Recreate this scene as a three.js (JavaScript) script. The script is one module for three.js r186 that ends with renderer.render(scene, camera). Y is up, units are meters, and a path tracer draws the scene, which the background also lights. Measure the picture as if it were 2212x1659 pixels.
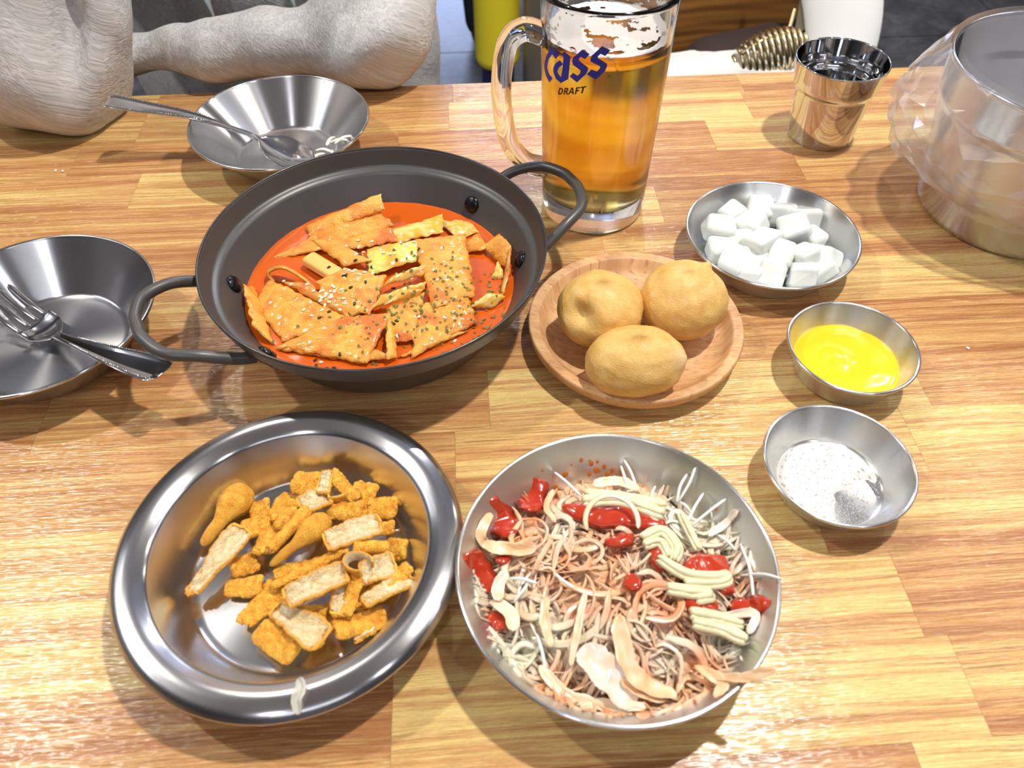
import * as THREE from 'three';
import { RoundedBoxGeometry } from 'three/addons/geometries/RoundedBoxGeometry.js';
import { MarchingCubes } from 'three/addons/objects/MarchingCubes.js';
import { mergeGeometries, mergeVertices, toCreasedNormals } from 'three/addons/utils/BufferGeometryUtils.js';
import { ImprovedNoise } from 'three/addons/math/ImprovedNoise.js';
import { RectAreaLightUniformsLib } from 'three/addons/lights/RectAreaLightUniformsLib.js';
RectAreaLightUniformsLib.init();

// ---------- camera, exposure, lamps ----------
const T = 0.75;                                    // height of the table top
const scene = new THREE.Scene();
const camera = new THREE.PerspectiveCamera(52.18, 2212 / 1659, 0.02, 30);
camera.position.set(0, T + 0.36, 0);
camera.rotation.order = 'YXZ';
camera.rotation.set(THREE.MathUtils.degToRad(-48.95), THREE.MathUtils.degToRad(-3.42), THREE.MathUtils.degToRad(-0.4));
camera.focus = 0.53; camera.userData.fStop = 11;
const renderer = new THREE.WebGLRenderer({ antialias: true });
renderer.toneMapping = THREE.LinearToneMapping;
renderer.toneMappingExposure = 0.315;
renderer.shadowMap.enabled = true;
scene.background = new THREE.Color(0x000000);
const CEIL = 2.62;
// x, z (lamp), candela, colour, aim x, aim z, lamp face height, cone half angle
const LAMPS = [
  [0.52, -0.52, 27, 0xfffaf2, 0.1, -0.35, 2.36, 0.95],
  [-1.14, -0.68, 14, 0xfffaf2, -0.1, -0.4, 2.36, 0.95],
  [-0.75, -1.75, 4, 0xfff6ea, -0.1, -0.6, 2.36, 0.95],
  [1.45, -1.25, 4, 0xfff6ea, 0.2, -0.5, 2.36, 0.95],
  [0.45, -2.7, 20, 0xf4f4ff, 0.4, -2.0, 2.36, 0.95],
  [0.95, 0.85, 4, 0xf2f4ff, 0.1, -0.35, 2.36, 0.95],
  [-0.55, 1.05, 5, 0xf6f4ff, 0.1, -1.2, 2.36, 0.95],
  [0.3, -1.45, 26, 0xfffaf2, 0.1, -2.5, 2.36, 0.95],  // added spot, brightens the yellow cylinder, bag and hoodie behind the table
  [2.1, -2.3, 8, 0xfff6ea, 1.6, -2.0, 2.36, 0.95],
];
// unseen tubes added to brighten ceiling and steel: x, z, length, turn
const ADDED_TUBES = [[-1.9, -0.6, 1.5, 1.57], [2.0, -0.5, 1.5, 1.57], [0.1, 1.9, 1.5, 0], [1.5, -3.9, 1.5, 0]];
const ADDED_TUBE_GLOW = 34;

// ---------- helpers ----------
let seed = 12345;
const rnd = () => { seed = (seed + 0x6d2b79f5) | 0; let t = Math.imul(seed ^ (seed >>> 15), 1 | seed); t = (t + Math.imul(t ^ (t >>> 7), 61 | t)) ^ t; return ((t ^ (t >>> 14)) >>> 0) / 4294967296; };
const rr = (a, b) => a + (b - a) * rnd();
const gauss = () => Math.sqrt(-2 * Math.log(rnd() + 1e-9)) * Math.cos(6.2832 * rnd());
const perlin = new ImprovedNoise();
const nz = (x, y, z = 0) => perlin.noise(x + 31.7, y + 17.3, z + 5.1);
const lerp = (a, b, t) => a + (b - a) * t, clamp = (v, a = 0, b = 1) => Math.min(b, Math.max(a, v));
const smooth = (a, b, x) => { const t = clamp((x - a) / (b - a)); return t * t * (3 - 2 * t); };
const V = (x, y, z) => new THREE.Vector3(x, y, z);
const used = {};
const numbered = (n) => { const k = used[n] = (used[n] ?? -1) + 1; return k ? `${n}_${String(k).padStart(3, '0')}` : n; };
function thing(name, label, category, [x, y, z] = [0, 0, 0], turn = 0, group) {
  const o = new THREE.Group(); o.name = numbered(name); o.position.set(x, y, z); o.rotation.y = turn;
  o.userData = { label, category }; if (group) o.userData.group = group;
  scene.add(o); return o;
}
function part(name, geo, mat, parent, label) {
  const m = new THREE.Mesh(geo, mat); m.name = name; m.castShadow = m.receiveShadow = true;
  if (label) m.userData.label = label;
  parent.add(m); return m;
}
function single(name, label, category, geo, mat, pos, group, kind) {
  const m = new THREE.Mesh(geo, mat); m.name = numbered(name); m.castShadow = m.receiveShadow = true;
  m.userData = { label, category }; if (group) m.userData.group = group; if (kind) m.userData.kind = kind;
  if (pos) m.position.set(...pos);
  scene.add(m); return m;
}
function struct(name, geo, mat, pos) {
  const m = new THREE.Mesh(geo, mat); m.name = name; m.userData.kind = 'structure'; m.castShadow = m.receiveShadow = true;
  if (pos) m.position.set(...pos); scene.add(m); return m;
}
const std = (o) => new THREE.MeshStandardMaterial(o), phys = (o) => new THREE.MeshPhysicalMaterial(o);
const lin = (r, g, b) => new THREE.Color().setRGB(r, g, b);
function tex(w, h, f, srgb = true, repeat) {
  const d = new Uint8Array(w * h * 4);
  for (let j = 0; j < h; j++) for (let i = 0; i < w; i++) {
    const c = f(i / w, j / h, i, j), k = (j * w + i) * 4;
    d[k] = clamp(c[0], 0, 255); d[k + 1] = clamp(c[1], 0, 255); d[k + 2] = clamp(c[2], 0, 255); d[k + 3] = c[3] ?? 255;
  }
  const t = new THREE.DataTexture(d, w, h); t.magFilter = t.minFilter = THREE.LinearFilter; t.wrapS = t.wrapT = THREE.RepeatWrapping;
  if (srgb) t.colorSpace = THREE.SRGBColorSpace;
  if (repeat) t.repeat.set(...repeat);
  t.needsUpdate = true; return t;
}
const grey = (w, h, f, repeat) => tex(w, h, (u, v, i, j) => { const g = f(u, v, i, j) * 255; return [g, g, g]; }, false, repeat);
// smooth value noise on a lattice that repeats after one turn of u and v
const hash = (i, j, k) => { let h = Math.imul(i, 374761393) + Math.imul(j, 668265263) + Math.imul(k, 1274126177); h = Math.imul(h ^ (h >>> 13), 1274126177); return ((h ^ (h >>> 16)) >>> 0) / 4294967296; };
function tileNoise(u, v, ku, kv, z = 0) {          // -1 ... 1
  const x = u * ku, y = v * kv, i = Math.floor(x), j = Math.floor(y), s = x - i, t = y - j, S = s * s * (3 - 2 * s), U = t * t * (3 - 2 * t);
  const h = (a, b) => hash(((a % ku) + ku) % ku, ((b % kv) + kv) % kv, z * 13 + 1);
  return 2 * lerp(lerp(h(i, j), h(i + 1, j), S), lerp(h(i, j + 1), h(i + 1, j + 1), S), U) - 1;
}
const mixC = (a, b, t) => [lerp(a[0], b[0], t), lerp(a[1], b[1], t), lerp(a[2], b[2], t)];
function lathe(pts, seg = 96) {                   // turned shape; v runs along the profile in decimetres
  const g = new THREE.LatheGeometry(pts.map(([r, y]) => new THREE.Vector2(Math.max(r, 1e-5), y)), seg), n = pts.length, len = [0];
  for (let i = 1; i < n; i++) len.push(len[i - 1] + Math.hypot(pts[i][0] - pts[i - 1][0], pts[i][1] - pts[i - 1][1]) * 10);
  for (let i = 0; i < g.attributes.uv.count; i++) g.attributes.uv.setY(i, len[i % n]);
  return g;
}
// rounded profile: replaces each inner corner by a small arc
function roundProfile(pts, rad = 0.001, n = 4) {
  const out = [pts[0]];
  for (let i = 1; i < pts.length - 1; i++) {
    const [ax, ay] = pts[i - 1], [bx, by] = pts[i], [cx, cy] = pts[i + 1];
    const la = Math.hypot(ax - bx, ay - by), lc = Math.hypot(cx - bx, cy - by), d = Math.min(pts[i][2] ?? rad, la * 0.48, lc * 0.48);
    const p = [bx + (ax - bx) / la * d, by + (ay - by) / la * d], q = [bx + (cx - bx) / lc * d, by + (cy - by) / lc * d];
    for (let k = 0; k <= n; k++) { const t = k / n; out.push([(1 - t) * (1 - t) * p[0] + 2 * t * (1 - t) * bx + t * t * q[0], (1 - t) * (1 - t) * p[1] + 2 * t * (1 - t) * by + t * t * q[1]]); }
  }
  out.push(pts[pts.length - 1]);
  return out;
}
// closed sheet from a surface function (u, v) -> [x, y, z] with a thickness; colours by side
function sheet(nu, nv, f, thick, colTop, colBot) {
  const pos = [], col = [], uv = [], idx = [], P = [];
  for (let i = 0; i <= nu; i++) for (let j = 0; j <= nv; j++) P.push(V(...f(i / nu, j / nv)));
  const at = (i, j) => P[clamp(i, 0, nu) * (nv + 1) + clamp(j, 0, nv)];
  const N = [];
  for (let i = 0; i <= nu; i++) for (let j = 0; j <= nv; j++) {
    const a = at(i + 1, j).clone().sub(at(i - 1, j)), b = at(i, j + 1).clone().sub(at(i, j - 1));
    N.push(b.cross(a).normalize());
  }
  for (const s of [1, -1]) for (let i = 0; i <= nu; i++) for (let j = 0; j <= nv; j++) {
    const k = i * (nv + 1) + j, p = P[k], n = N[k], e = (i === 0 || i === nu || j === 0 || j === nv) ? 0.35 : 1;
    pos.push(p.x + n.x * s * thick / 2 * e, p.y + n.y * s * thick / 2 * e, p.z + n.z * s * thick / 2 * e);
    const c = s > 0 ? colTop : colBot; if (c) { const q = c(i / nu, j / nv, p); col.push(q[0], q[1], q[2]); }
    uv.push(i / nu, j / nv);
  }
  const M = (nu + 1) * (nv + 1), q = (a, b, c, d) => idx.push(a, b, c, a, c, d);
  for (let i = 0; i < nu; i++) for (let j = 0; j < nv; j++) {
    const a = i * (nv + 1) + j, b = a + 1, c = a + nv + 2, d = a + nv + 1;
    q(a, b, c, d); q(M + a, M + d, M + c, M + b);
  }
  for (let i = 0; i < nu; i++) { const a = i * (nv + 1), d = a + nv + 1; q(a, d, M + d, M + a); const b = a + nv, c = d + nv; q(b, M + b, M + c, c); }
  for (let j = 0; j < nv; j++) { q(j, M + j, M + j + 1, j + 1); const a = nu * (nv + 1) + j; q(a, a + 1, M + a + 1, M + a); }
  const g = new THREE.BufferGeometry();
  g.setAttribute('position', new THREE.Float32BufferAttribute(pos, 3)); g.setAttribute('uv', new THREE.Float32BufferAttribute(uv, 2));
  if (col.length) g.setAttribute('color', new THREE.Float32BufferAttribute(col, 3));
  g.setIndex(idx); g.computeVertexNormals(); return g;
}
// strip along a curve: rounded rectangle section of width w and thickness t, with optional colours
function strand(points, w, t, n = 14, colour, roll = 0, twist = 0, ends = 0.5) {
  const c = new THREE.CatmullRomCurve3(points), pos = [], col = [], idx = [], S = 6;
  for (let i = 0; i <= n; i++) {
    const u = i / n, p = c.getPoint(u), tan = c.getTangent(u), side = V(-tan.z, 0, tan.x);
    if (side.lengthSq() < 1e-6) side.set(1, 0, 0); side.normalize();
    const up = V().crossVectors(side, tan).normalize(), a0 = roll + twist * u;
    const e = Math.pow(1 - Math.pow(Math.abs(2 * u - 1), ends < 0.1 ? 2.6 : 6), 0.5) * (1 - ends) + ends;
    for (let k = 0; k < S; k++) {
      const a = k / S * 6.28318, x = Math.cos(a) * w / 2 * (i === 0 || i === n ? e * 0.6 : e), y = Math.sin(a) * t / 2 * (i === 0 || i === n ? 0.5 : 1);
      const X = x * Math.cos(a0) - y * Math.sin(a0), Y = x * Math.sin(a0) + y * Math.cos(a0);
      pos.push(p.x + side.x * X + up.x * Y, p.y + side.y * X + up.y * Y, p.z + side.z * X + up.z * Y);
      if (colour) { const q = colour(u, p); col.push(q[0], q[1], q[2]); }
    }
  }
  for (let i = 0; i < n; i++) for (let k = 0; k < S; k++) { const a = i * S + k, b = i * S + (k + 1) % S; idx.push(a, b, b + S, a, b + S, a + S); }
  for (let k = 1; k < S - 1; k++) { idx.push(0, k + 1, k); const o = n * S; idx.push(o, o + k, o + k + 1); }
  const g = new THREE.BufferGeometry();
  g.setAttribute('position', new THREE.Float32BufferAttribute(pos, 3));
  if (colour) g.setAttribute('color', new THREE.Float32BufferAttribute(col, 3));
  g.setIndex(idx); g.computeVertexNormals(); return g;
}
// thin wet ribbon with ragged edges and ripples along a curve
function ribbon(points, w, k, colour, o = {}) {
  const c = new THREE.CatmullRomCurve3(points), L = c.getLength(), nu = Math.max(16, Math.round(L / 0.0011)), nv = o.nv ?? 8, roll = o.roll ?? 0, twist = o.twist ?? 0;
  return sheet(nu, nv, (u, v) => {
    const p = c.getPoint(u), tan = c.getTangent(u), side = V(-tan.z, 0, tan.x); if (side.lengthSq() < 1e-6) side.set(1, 0, 0); side.normalize();
    const up = V().crossVectors(side, tan).normalize(); if (up.y < 0) up.negate();
    const a = roll + twist * (u - 0.5), s = (v - 0.5) * 2, e = Math.pow(Math.max(0, 1 - Math.pow(Math.abs(2 * u - 1), 4)), 0.5) * 0.85 + 0.15;
    const half = w / 2 * e * (1 + 0.32 * nz(u * L * 150 + k, s > 0 ? 3 : 9, 1) + 0.16 * nz(u * L * 480 + k, s > 0 ? 5 : 8, 2)), X = s * half, Y = (o.cup ?? 0.25) * half * s * s + 0.0009 * nz(u * L * 120 + k, s * 1.2, 4) + 0.0003 * nz(u * L * 500, s * 4 + k, 6);
    const x = X * Math.cos(a) - Y * Math.sin(a), y = X * Math.sin(a) + Y * Math.cos(a);
    return [p.x + side.x * x + up.x * y, p.y + side.y * x + up.y * y, p.z + side.z * x + up.z * y];
  }, o.th ?? 0.0008, colour, colour);
}
// surface of a signed distance function by marching cubes
function sdfGeo(sdf, lo, hi, cell) {
  const size = Math.max(hi[0] - lo[0], hi[1] - lo[1], hi[2] - lo[2]), n = Math.ceil(size / cell) + 4, half = (n * cell) / 2;
  const cx = (lo[0] + hi[0]) / 2, cy = (lo[1] + hi[1]) / 2, cz = (lo[2] + hi[2]) / 2;
  const mc = new MarchingCubes(n, new THREE.MeshStandardMaterial(), false, false, 400000);
  mc.isolation = 0;
  for (let k = 0; k < n; k++) for (let j = 0; j < n; j++) for (let i = 0; i < n; i++) {
    const x = cx + (i - n / 2) / (n / 2) * half, y = cy + (j - n / 2) / (n / 2) * half, z = cz + (k - n / 2) / (n / 2) * half;
    const out = x < lo[0] || x > hi[0] || y < lo[1] || y > hi[1] || z < lo[2] || z > hi[2];
    mc.field[i + j * n + k * n * n] = out ? -0.02 : -sdf(x, y, z);
  }
  mc.update();
  const m = mc.count, p = new Float32Array(m * 3), N = new Float32Array(m * 3), uv = new Float32Array(m * 2);
  for (let i = 0; i < m; i++) {
    p[i * 3] = cx + mc.positionArray[i * 3] * half; p[i * 3 + 1] = cy + mc.positionArray[i * 3 + 1] * half; p[i * 3 + 2] = cz + mc.positionArray[i * 3 + 2] * half;
    uv[i * 2] = p[i * 3] * 1.0 + p[i * 3 + 2] * 0.6; uv[i * 2 + 1] = p[i * 3 + 1] + p[i * 3 + 2] * 0.5;
  }
  let g = new THREE.BufferGeometry();
  g.setAttribute('position', new THREE.BufferAttribute(p, 3)); g.setAttribute('uv', new THREE.BufferAttribute(uv, 2));
  g = mergeVertices(g, 1e-5); g.computeVertexNormals();
  return g;
}
const smin = (a, b, k) => { const h = clamp(0.5 + 0.5 * (b - a) / k); return lerp(b, a, h) - k * h * (1 - h); };
function capsule(x, y, z, [ax, ay, az], [bx, by, bz], ra, rb) {
  const dx = bx - ax, dy = by - ay, dz = bz - az, t = clamp(((x - ax) * dx + (y - ay) * dy + (z - az) * dz) / (dx * dx + dy * dy + dz * dz + 1e-12));
  return Math.hypot(x - ax - dx * t, y - ay - dy * t, z - az - dz * t) - lerp(ra, rb, t);
}

// ---------- room ----------
const M = {};
M.ceiling = std({ color: lin(0.72, 0.71, 0.7), roughness: 0.9 });
M.wallWarm = std({ color: lin(0.42, 0.38, 0.33), roughness: 0.85 });
M.wallDark = std({ color: lin(0.2, 0.19, 0.19), roughness: 0.8 });
{
  const tileTex = tex(512, 512, (u, v) => {
    const n = tileNoise(u, v, 9, 9) * 0.5 + tileNoise(u, v, 40, 40, 1) * 0.35, m = tileNoise(u, v, 120, 120, 2) * 0.3;
    const g = 74 + 26 * n + 20 * m; return [g, g * 1.01, g * 1.05];
  }, true);
  M.tile = std({ map: tileTex, roughness: 0.32 });
}
struct('floor', new THREE.BoxGeometry(7, 0.1, 8), std({ color: lin(0.035, 0.036, 0.04), roughness: 0.6 }), [0, -0.065, -0.8]);
{ // floor tiles
  const fl = scene.getObjectByName('floor'), g = new THREE.BoxGeometry(0.595, 0.015, 0.595);
  for (let i = -5; i <= 5; i++) for (let j = -7; j <= -1; j++) { const m = part('tile', g, M.tile, fl); m.position.set(0.18 + i * 0.6, 0.0575, 0.62 + j * 0.6); }
}
struct('ceiling', new THREE.BoxGeometry(7.2, 0.12, 8.2), M.ceiling, [0, CEIL + 0.06, -0.8]);
struct('wall_back', new THREE.BoxGeometry(7.2, CEIL, 0.12), M.wallWarm, [0, CEIL / 2, -4.86]);
struct('wall_front', new THREE.BoxGeometry(7.2, CEIL, 0.12), M.wallDark, [0, CEIL / 2, 3.26]);
struct('wall_left', new THREE.BoxGeometry(0.12, CEIL, 8), M.wallWarm, [-3.56, CEIL / 2, -0.8]);
struct('wall_right', new THREE.BoxGeometry(0.12, CEIL, 8), M.wallDark, [3.56, CEIL / 2, -0.8]);
// ceiling spots, all out of view, one added over the aisle
M.lampBody = std({ color: lin(0.03, 0.03, 0.03), roughness: 0.5, metalness: 0.4 });
LAMPS.forEach(([x, z, cd, c, tx, tz, y], i) => {
  const dir = V(tx - x, T - y, tz - z).normalize();
  const t = thing('ceiling_spotlight', 'unseen black cylinder ceiling spotlight on a short stem above the tables', 'spotlight', [x, y, z], 0, 'ceiling spotlights');
  const q = new THREE.Quaternion().setFromUnitVectors(V(0, -1, 0), dir);
  const h = part('housing', lathe(roundProfile([[0, 0.14], [0.045, 0.14], [0.05, 0.13], [0.05, -0.008], [0.046, -0.008], [0.044, 0.012], [0, 0.012]], 0.003), 32), M.lampBody, t); h.quaternion.copy(q);
  const lens = part('lens', new THREE.CylinderGeometry(0.04, 0.04, 0.004, 32).translate(0, 0.009, 0), std({ color: 0xffffff, emissive: c, emissiveIntensity: 9 }), t, 'glowing lamp lens'); lens.quaternion.copy(q);
  const st = part('stem', new THREE.CylinderGeometry(0.008, 0.008, CEIL - y - 0.06, 12).translate(0, 0.06 + (CEIL - y - 0.06) / 2, 0), M.lampBody, t);
  const L = new THREE.SpotLight(c, cd, 0, LAMPS[i][7], 0.6, 2);
  L.position.set(x, y, z).addScaledVector(dir, 0.012); L.target.position.set(tx, T, tz); L.castShadow = true; L.shadow.radius = 1.6; L.shadow.mapSize.set(2048, 2048);
  scene.add(L, L.target);
});
ADDED_TUBES.forEach(([x, z, len, turn]) => {  // added fixtures: fill light and broad reflections in the steel rims
  const t = thing('added_light_tube', 'unseen long white light tube added under the ceiling to brighten the room', 'lamp', [x, 2.3, z], turn, 'added hanging light tubes');
  part('tube', new RoundedBoxGeometry(len, 0.07, 0.07, 4, 0.03), std({ color: 0xffffff, emissive: 0xf4f6ff, emissiveIntensity: ADDED_TUBE_GLOW }), t, 'glowing body of the added white tube');
  for (const s of [-1, 1]) part('cord', new THREE.CylinderGeometry(0.003, 0.003, CEIL - 2.335, 8).translate(s * len * 0.4, 0.035 + (CEIL - 2.335) / 2, 0), M.lampBody, t);
  const L = new THREE.RectAreaLight(0xf4f6ff, ADDED_TUBE_GLOW * 0.3, len, 0.07); L.position.set(x, 2.26, z); L.rotation.set(-Math.PI / 2, 0, turn); scene.add(L);
});
{ // tall backlit panel by the far wall
  const t = thing('light_box', 'tall bluish-white backlit panel standing at the far end of the room', 'light box', [-0.05, 0, -3.2]);
  part('frame', new RoundedBoxGeometry(0.5, 2.5, 0.08, 2, 0.01).translate(0, 1.25, -0.045), M.lampBody, t);
  part('screen', new THREE.BoxGeometry(0.42, 2.38, 0.01).translate(0, 1.25, 0), std({ color: 0xffffff, emissive: 0xbfd2ff, emissiveIntensity: 22 }), t, 'glowing bluish white panel');
  const L = new THREE.RectAreaLight(0xbfd2ff, 2, 0.42, 2.38); L.position.set(-0.05, 1.25, -3.19); L.lookAt(-0.05, 1.25, 0); scene.add(L);
}

// ---------- table of laminate staves ----------
const woodTone = { y: [217, 188, 120], t: [194, 147, 92], b: [167, 113, 71], d: [124, 78, 46] };
function plankTex(k) {
  const tone = [0.3, 0.66, 0.48, 0.16, 0.82, 0.55, 0.38, 0.72, 0.24, 0.6, 0.88, 0.45][k % 12];
  return tex(1024, 256, (u, v) => {
    const w = 0.06 * nz(u * 2.0 + k * 9, v * 1.6, k) + 0.014 * nz(u * 7, v * 6, k + 3) + (k % 4 === 1 ? 0.05 * Math.sin(v * 5 + k) * nz(u * 3, v * 2, k + 8) : 0);
    const vv = v + w;
    const a = tone + 0.5 * nz(u * 0.5 + k * 1.7, vv * 3.1 + k * 5.5, 1.5) + 0.42 * nz(u * 0.9 + k, vv * 10, 2.5) + 0.3 * nz(u * 2.2, vv * 27 + k, 4.5) + 0.2 * nz(u * 5 + k, vv * 60, 5.5);
    let c = a < 0.5 ? mixC(woodTone.y, woodTone.t, smooth(0.05, 0.5, a)) : mixC(woodTone.t, woodTone.b, smooth(0.5, 0.95, a));
    const line = nz(u * 4 + k * 3, vv * 70, 6.5), line2 = nz(u * 16 + k, vv * 120, 8.5), line3 = nz(u * 40 + k, vv * 170, 2.1);
    c = mixC(c, woodTone.d, 0.3 * smooth(0.15, 0.6, line) + 0.24 * smooth(0.15, 0.6, line2) + 0.2 * smooth(0.1, 0.6, line3));
    c = mixC(c, [240, 214, 150], 0.4 * smooth(0.15, 0.55, nz(u * 13 + 4, vv * 80 + k, 9.5)));
    const f = 1 + 0.08 * nz(u * 120, v * 190, 3.3);
    return [c[0] * f, c[1] * f, c[2] * f];
  });
}
const ridgeTex = grey(1024, 512, (u, v) => 0.5 + 0.36 * tileNoise(u, v, 24, 60) + 0.26 * tileNoise(u, v, 60, 140, 2));
ridgeTex.repeat.set(1, 1);
const PL = 0.262, PW = 0.046;
const plankMats = Array.from({ length: 12 }, (_, k) => phys({ map: plankTex(k), bumpMap: ridgeTex, bumpScale: 0.00022, roughness: 0.24, specularIntensity: 1 }));
const table = thing('table', 'wood-grain laminate restaurant table laid with steel bowls and a pan of stew', 'table', [0, 0, 0]);
{
  const x0 = -1.05, x1 = 0.85, zFar = -0.679, zNear = 0.12;
  part('core', new RoundedBoxGeometry(x1 - x0, 0.034, zNear - zFar, 2, 0.004).translate((x0 + x1) / 2, T - 0.0215, (zNear + zFar) / 2), std({ color: lin(0.62, 0.45, 0.2), roughness: 0.5 }), table, 'pale table edge band');
  const seams = { '-0.095': -0.0473, '-0.141': 0.2037, '-0.187': 0.173, '-0.233': -0.0167, '-0.279': 0.004, '-0.555': -0.3207, '-0.601': 0.246, '-0.509': 0.263, '-0.325': 0.16, '-0.463': -0.12 };
  const geos = {};
  let k = 3;
  for (let r = 0; r < 18; r++) {
    const zb = 0.135 - r * PW, z1 = Math.min(zb, zNear), z0 = Math.max(zb - PW, zFar); if (z1 - z0 < 0.004) continue;
    const key = zb.toFixed(3), off = seams[key] ?? rr(0, PL);
    for (let s = off - Math.ceil((off - x0) / PL) * PL; s < x1; s += PL) {
      const a = Math.max(s, x0), b = Math.min(s + PL, x1); if (b - a < 0.004) continue;
      const gk = `${(b - a).toFixed(3)}_${(z1 - z0).toFixed(3)}`;
      if (!geos[gk]) {
        const g = geos[gk] = new THREE.BoxGeometry(b - a - 0.00012, 0.0045, z1 - z0 - 0.00008), uv = g.attributes.uv;
        for (let i = 0; i < uv.count; i++) uv.setXY(i, uv.getX(i) * (b - a) / PL, uv.getY(i) * (z1 - z0) / PW);
      }
      const m = part('plank', geos[gk], plankMats[k % 12], table); m.position.set((a + b) / 2, T - 0.00225, (z0 + z1) / 2);
      if ((k * 7) % 3 === 0) m.rotation.y = Math.PI;
      k += 1 + Math.floor(rnd() * 4);
    }
  }
  for (const [x, z] of [[-0.98, -0.6], [-0.98, 0.04], [0.78, -0.6], [0.78, 0.04]]) part('leg', new RoundedBoxGeometry(0.05, T - 0.038, 0.05, 2, 0.004).translate(x, (T - 0.038) / 2, z), M.lampBody, table, 'black metal table leg');
}

// ---------- steel bowls ----------
const brushed = (o) => phys({ color: lin(0.66, 0.66, 0.67), metalness: 1, roughness: 0.2, anisotropy: 0.8, anisotropyRotation: Math.PI / 2, ...o });
const scratch = grey(64, 1024, (u, v, i, j) => 0.5 + 0.32 * tileNoise(u, v, 2, 512, 1) + 0.18 * tileNoise(u, v, 6, 1024, 2));
const smudge = grey(256, 256, (u, v) => clamp(0.8 + 0.5 * tileNoise(u, v, 12, 9) * 0.25 + 0.2 * tileNoise(u, v, 50, 40, 2)), [2, 3]);
M.steel = brushed({ bumpMap: scratch, bumpScale: 0.000004, roughness: 0.2 });
M.steelMatte = brushed({ bumpMap: scratch, bumpScale: 0.000004, roughness: 0.27, color: lin(0.7, 0.7, 0.69) });
M.mirror = brushed({ roughness: 0.2, anisotropy: 0.7, bumpMap: scratch, bumpScale: 0.000002 });
M.chrome = phys({ color: lin(0.66, 0.66, 0.66), metalness: 1, roughness: 0.05 });
// simple flared bowl with rolled rim: outer radius R at rim height h, floor radius f
function flaredBowl(R, h, f, th = 0.0008, bead = 0.0011) {
  const p = [[0, 0.0002 + th], [f - 0.003, 0.0002 + th], [f, th + 0.0008, 0.002], [R - 0.0022, h - 0.0012, 0.0005]];
  const prof = roundProfile(p, 0.002);
  for (let k = 0; k <= 10; k++) { const a = Math.PI * 0.85 - k / 10 * Math.PI * 1.6; prof.push([R - bead + Math.cos(a) * bead, h - bead + Math.sin(a) * bead]); }
  prof.push(...roundProfile([[R - 0.0024, h - 0.0028], [f + th, 0.0008, 0.002], [f - 0.003, 0], [0, 0]], 0.002));
  return lathe(prof, 128);
}
const BOWLS = {
  salad: { x: 0.0575, z: -0.171, R: 0.0738, h: 0.036, f: 0.05, mat: M.steelMatte, label: 'steel bowl of shredded cabbage salad with ketchup and mayonnaise' },
  salt: { x: 0.1862, z: -0.2286, R: 0.0396, h: 0.021, f: 0.0285, mat: M.steelMatte, label: 'small steel dipping bowl holding salt and pepper' },
  mustard: { x: 0.2215, z: -0.3092, R: 0.0384, h: 0.0235, f: 0.0275, mat: M.steelMatte, label: 'small steel dipping bowl of yellow mustard' },
  radish: { x: 0.2045, z: -0.4188, R: 0.0588, h: 0.0235, f: 0.043, mat: M.steelMatte, label: 'steel bowl of white pickled radish cubes' },
  back: { x: -0.1477, z: -0.573, R: 0.0704, h: 0.033, f: 0.04, mat: M.steel, label: 'empty steel bowl with a spoon and cabbage scraps beside the hoodie sleeve' },
  side: { x: 0.362, z: -0.205, R: 0.058, h: 0.03, f: 0.04, mat: M.steel, label: 'unseen empty steel bowl added past the salt bowl to cast a shadow' },  // added out of view, for the shadow at the right border
  left: { x: -0.2696, z: -0.365, R: 0.0719, h: 0.033, f: 0.046, mat: M.steel, label: 'empty steel bowl with a fork in it' },
};
for (const [k, b] of Object.entries(BOWLS)) {
  const t = thing('steel_bowl', b.label, 'bowl', [b.x, T, b.z]);
  part('bowl_body', flaredBowl(b.R, b.h, b.f), b.mat, t); b.o = t;
}
{ // wide-rimmed bowl of corn snacks
  const t = thing('steel_bowl', 'polished steel bowl with a wide rolled rim holding corn snacks', 'bowl', [-0.0952, T, -0.1952]);
  const prof = roundProfile([[0, 0.0012], [0.0505, 0.0012], [0.0535, 0.0022, 0.003], [0.066, 0.0275, 0.004], [0.0675, 0.0287, 0.001], [0.0735, 0.0312, 0.004], [0.0805, 0.0295, 0.004], [0.0833, 0.0262, 0.002], [0.0828, 0.0248, 0.0006], [0.0800, 0.0282, 0.004], [0.0735, 0.0299, 0.004], [0.0668, 0.0276, 0.002], [0.0545, 0.001, 0.003], [0.05, 0], [0, 0]], 0.002, 6);
  part('bowl_body', lathe(prof, 160), M.mirror, t);
  const bit = ribbon([V(0.0, 0.0305, 0.0665), V(0.0022, 0.0324, 0.0715), V(0.0008, 0.0322, 0.0765), V(0.002, 0.0305, 0.0812)], 0.0046, 3, null, { cup: 0.5, th: 0.0005 });
  const s = single('cabbage_shred', 'wet translucent cabbage scrap stuck on the wide steel rim', 'cabbage', bit, phys({ color: lin(0.7, 0.68, 0.6), roughness: 0.3, clearcoat: 0.4, transmission: 0.4, thickness: 0 }), [-0.0952 + 0.012, T, -0.1952]);
}
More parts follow.
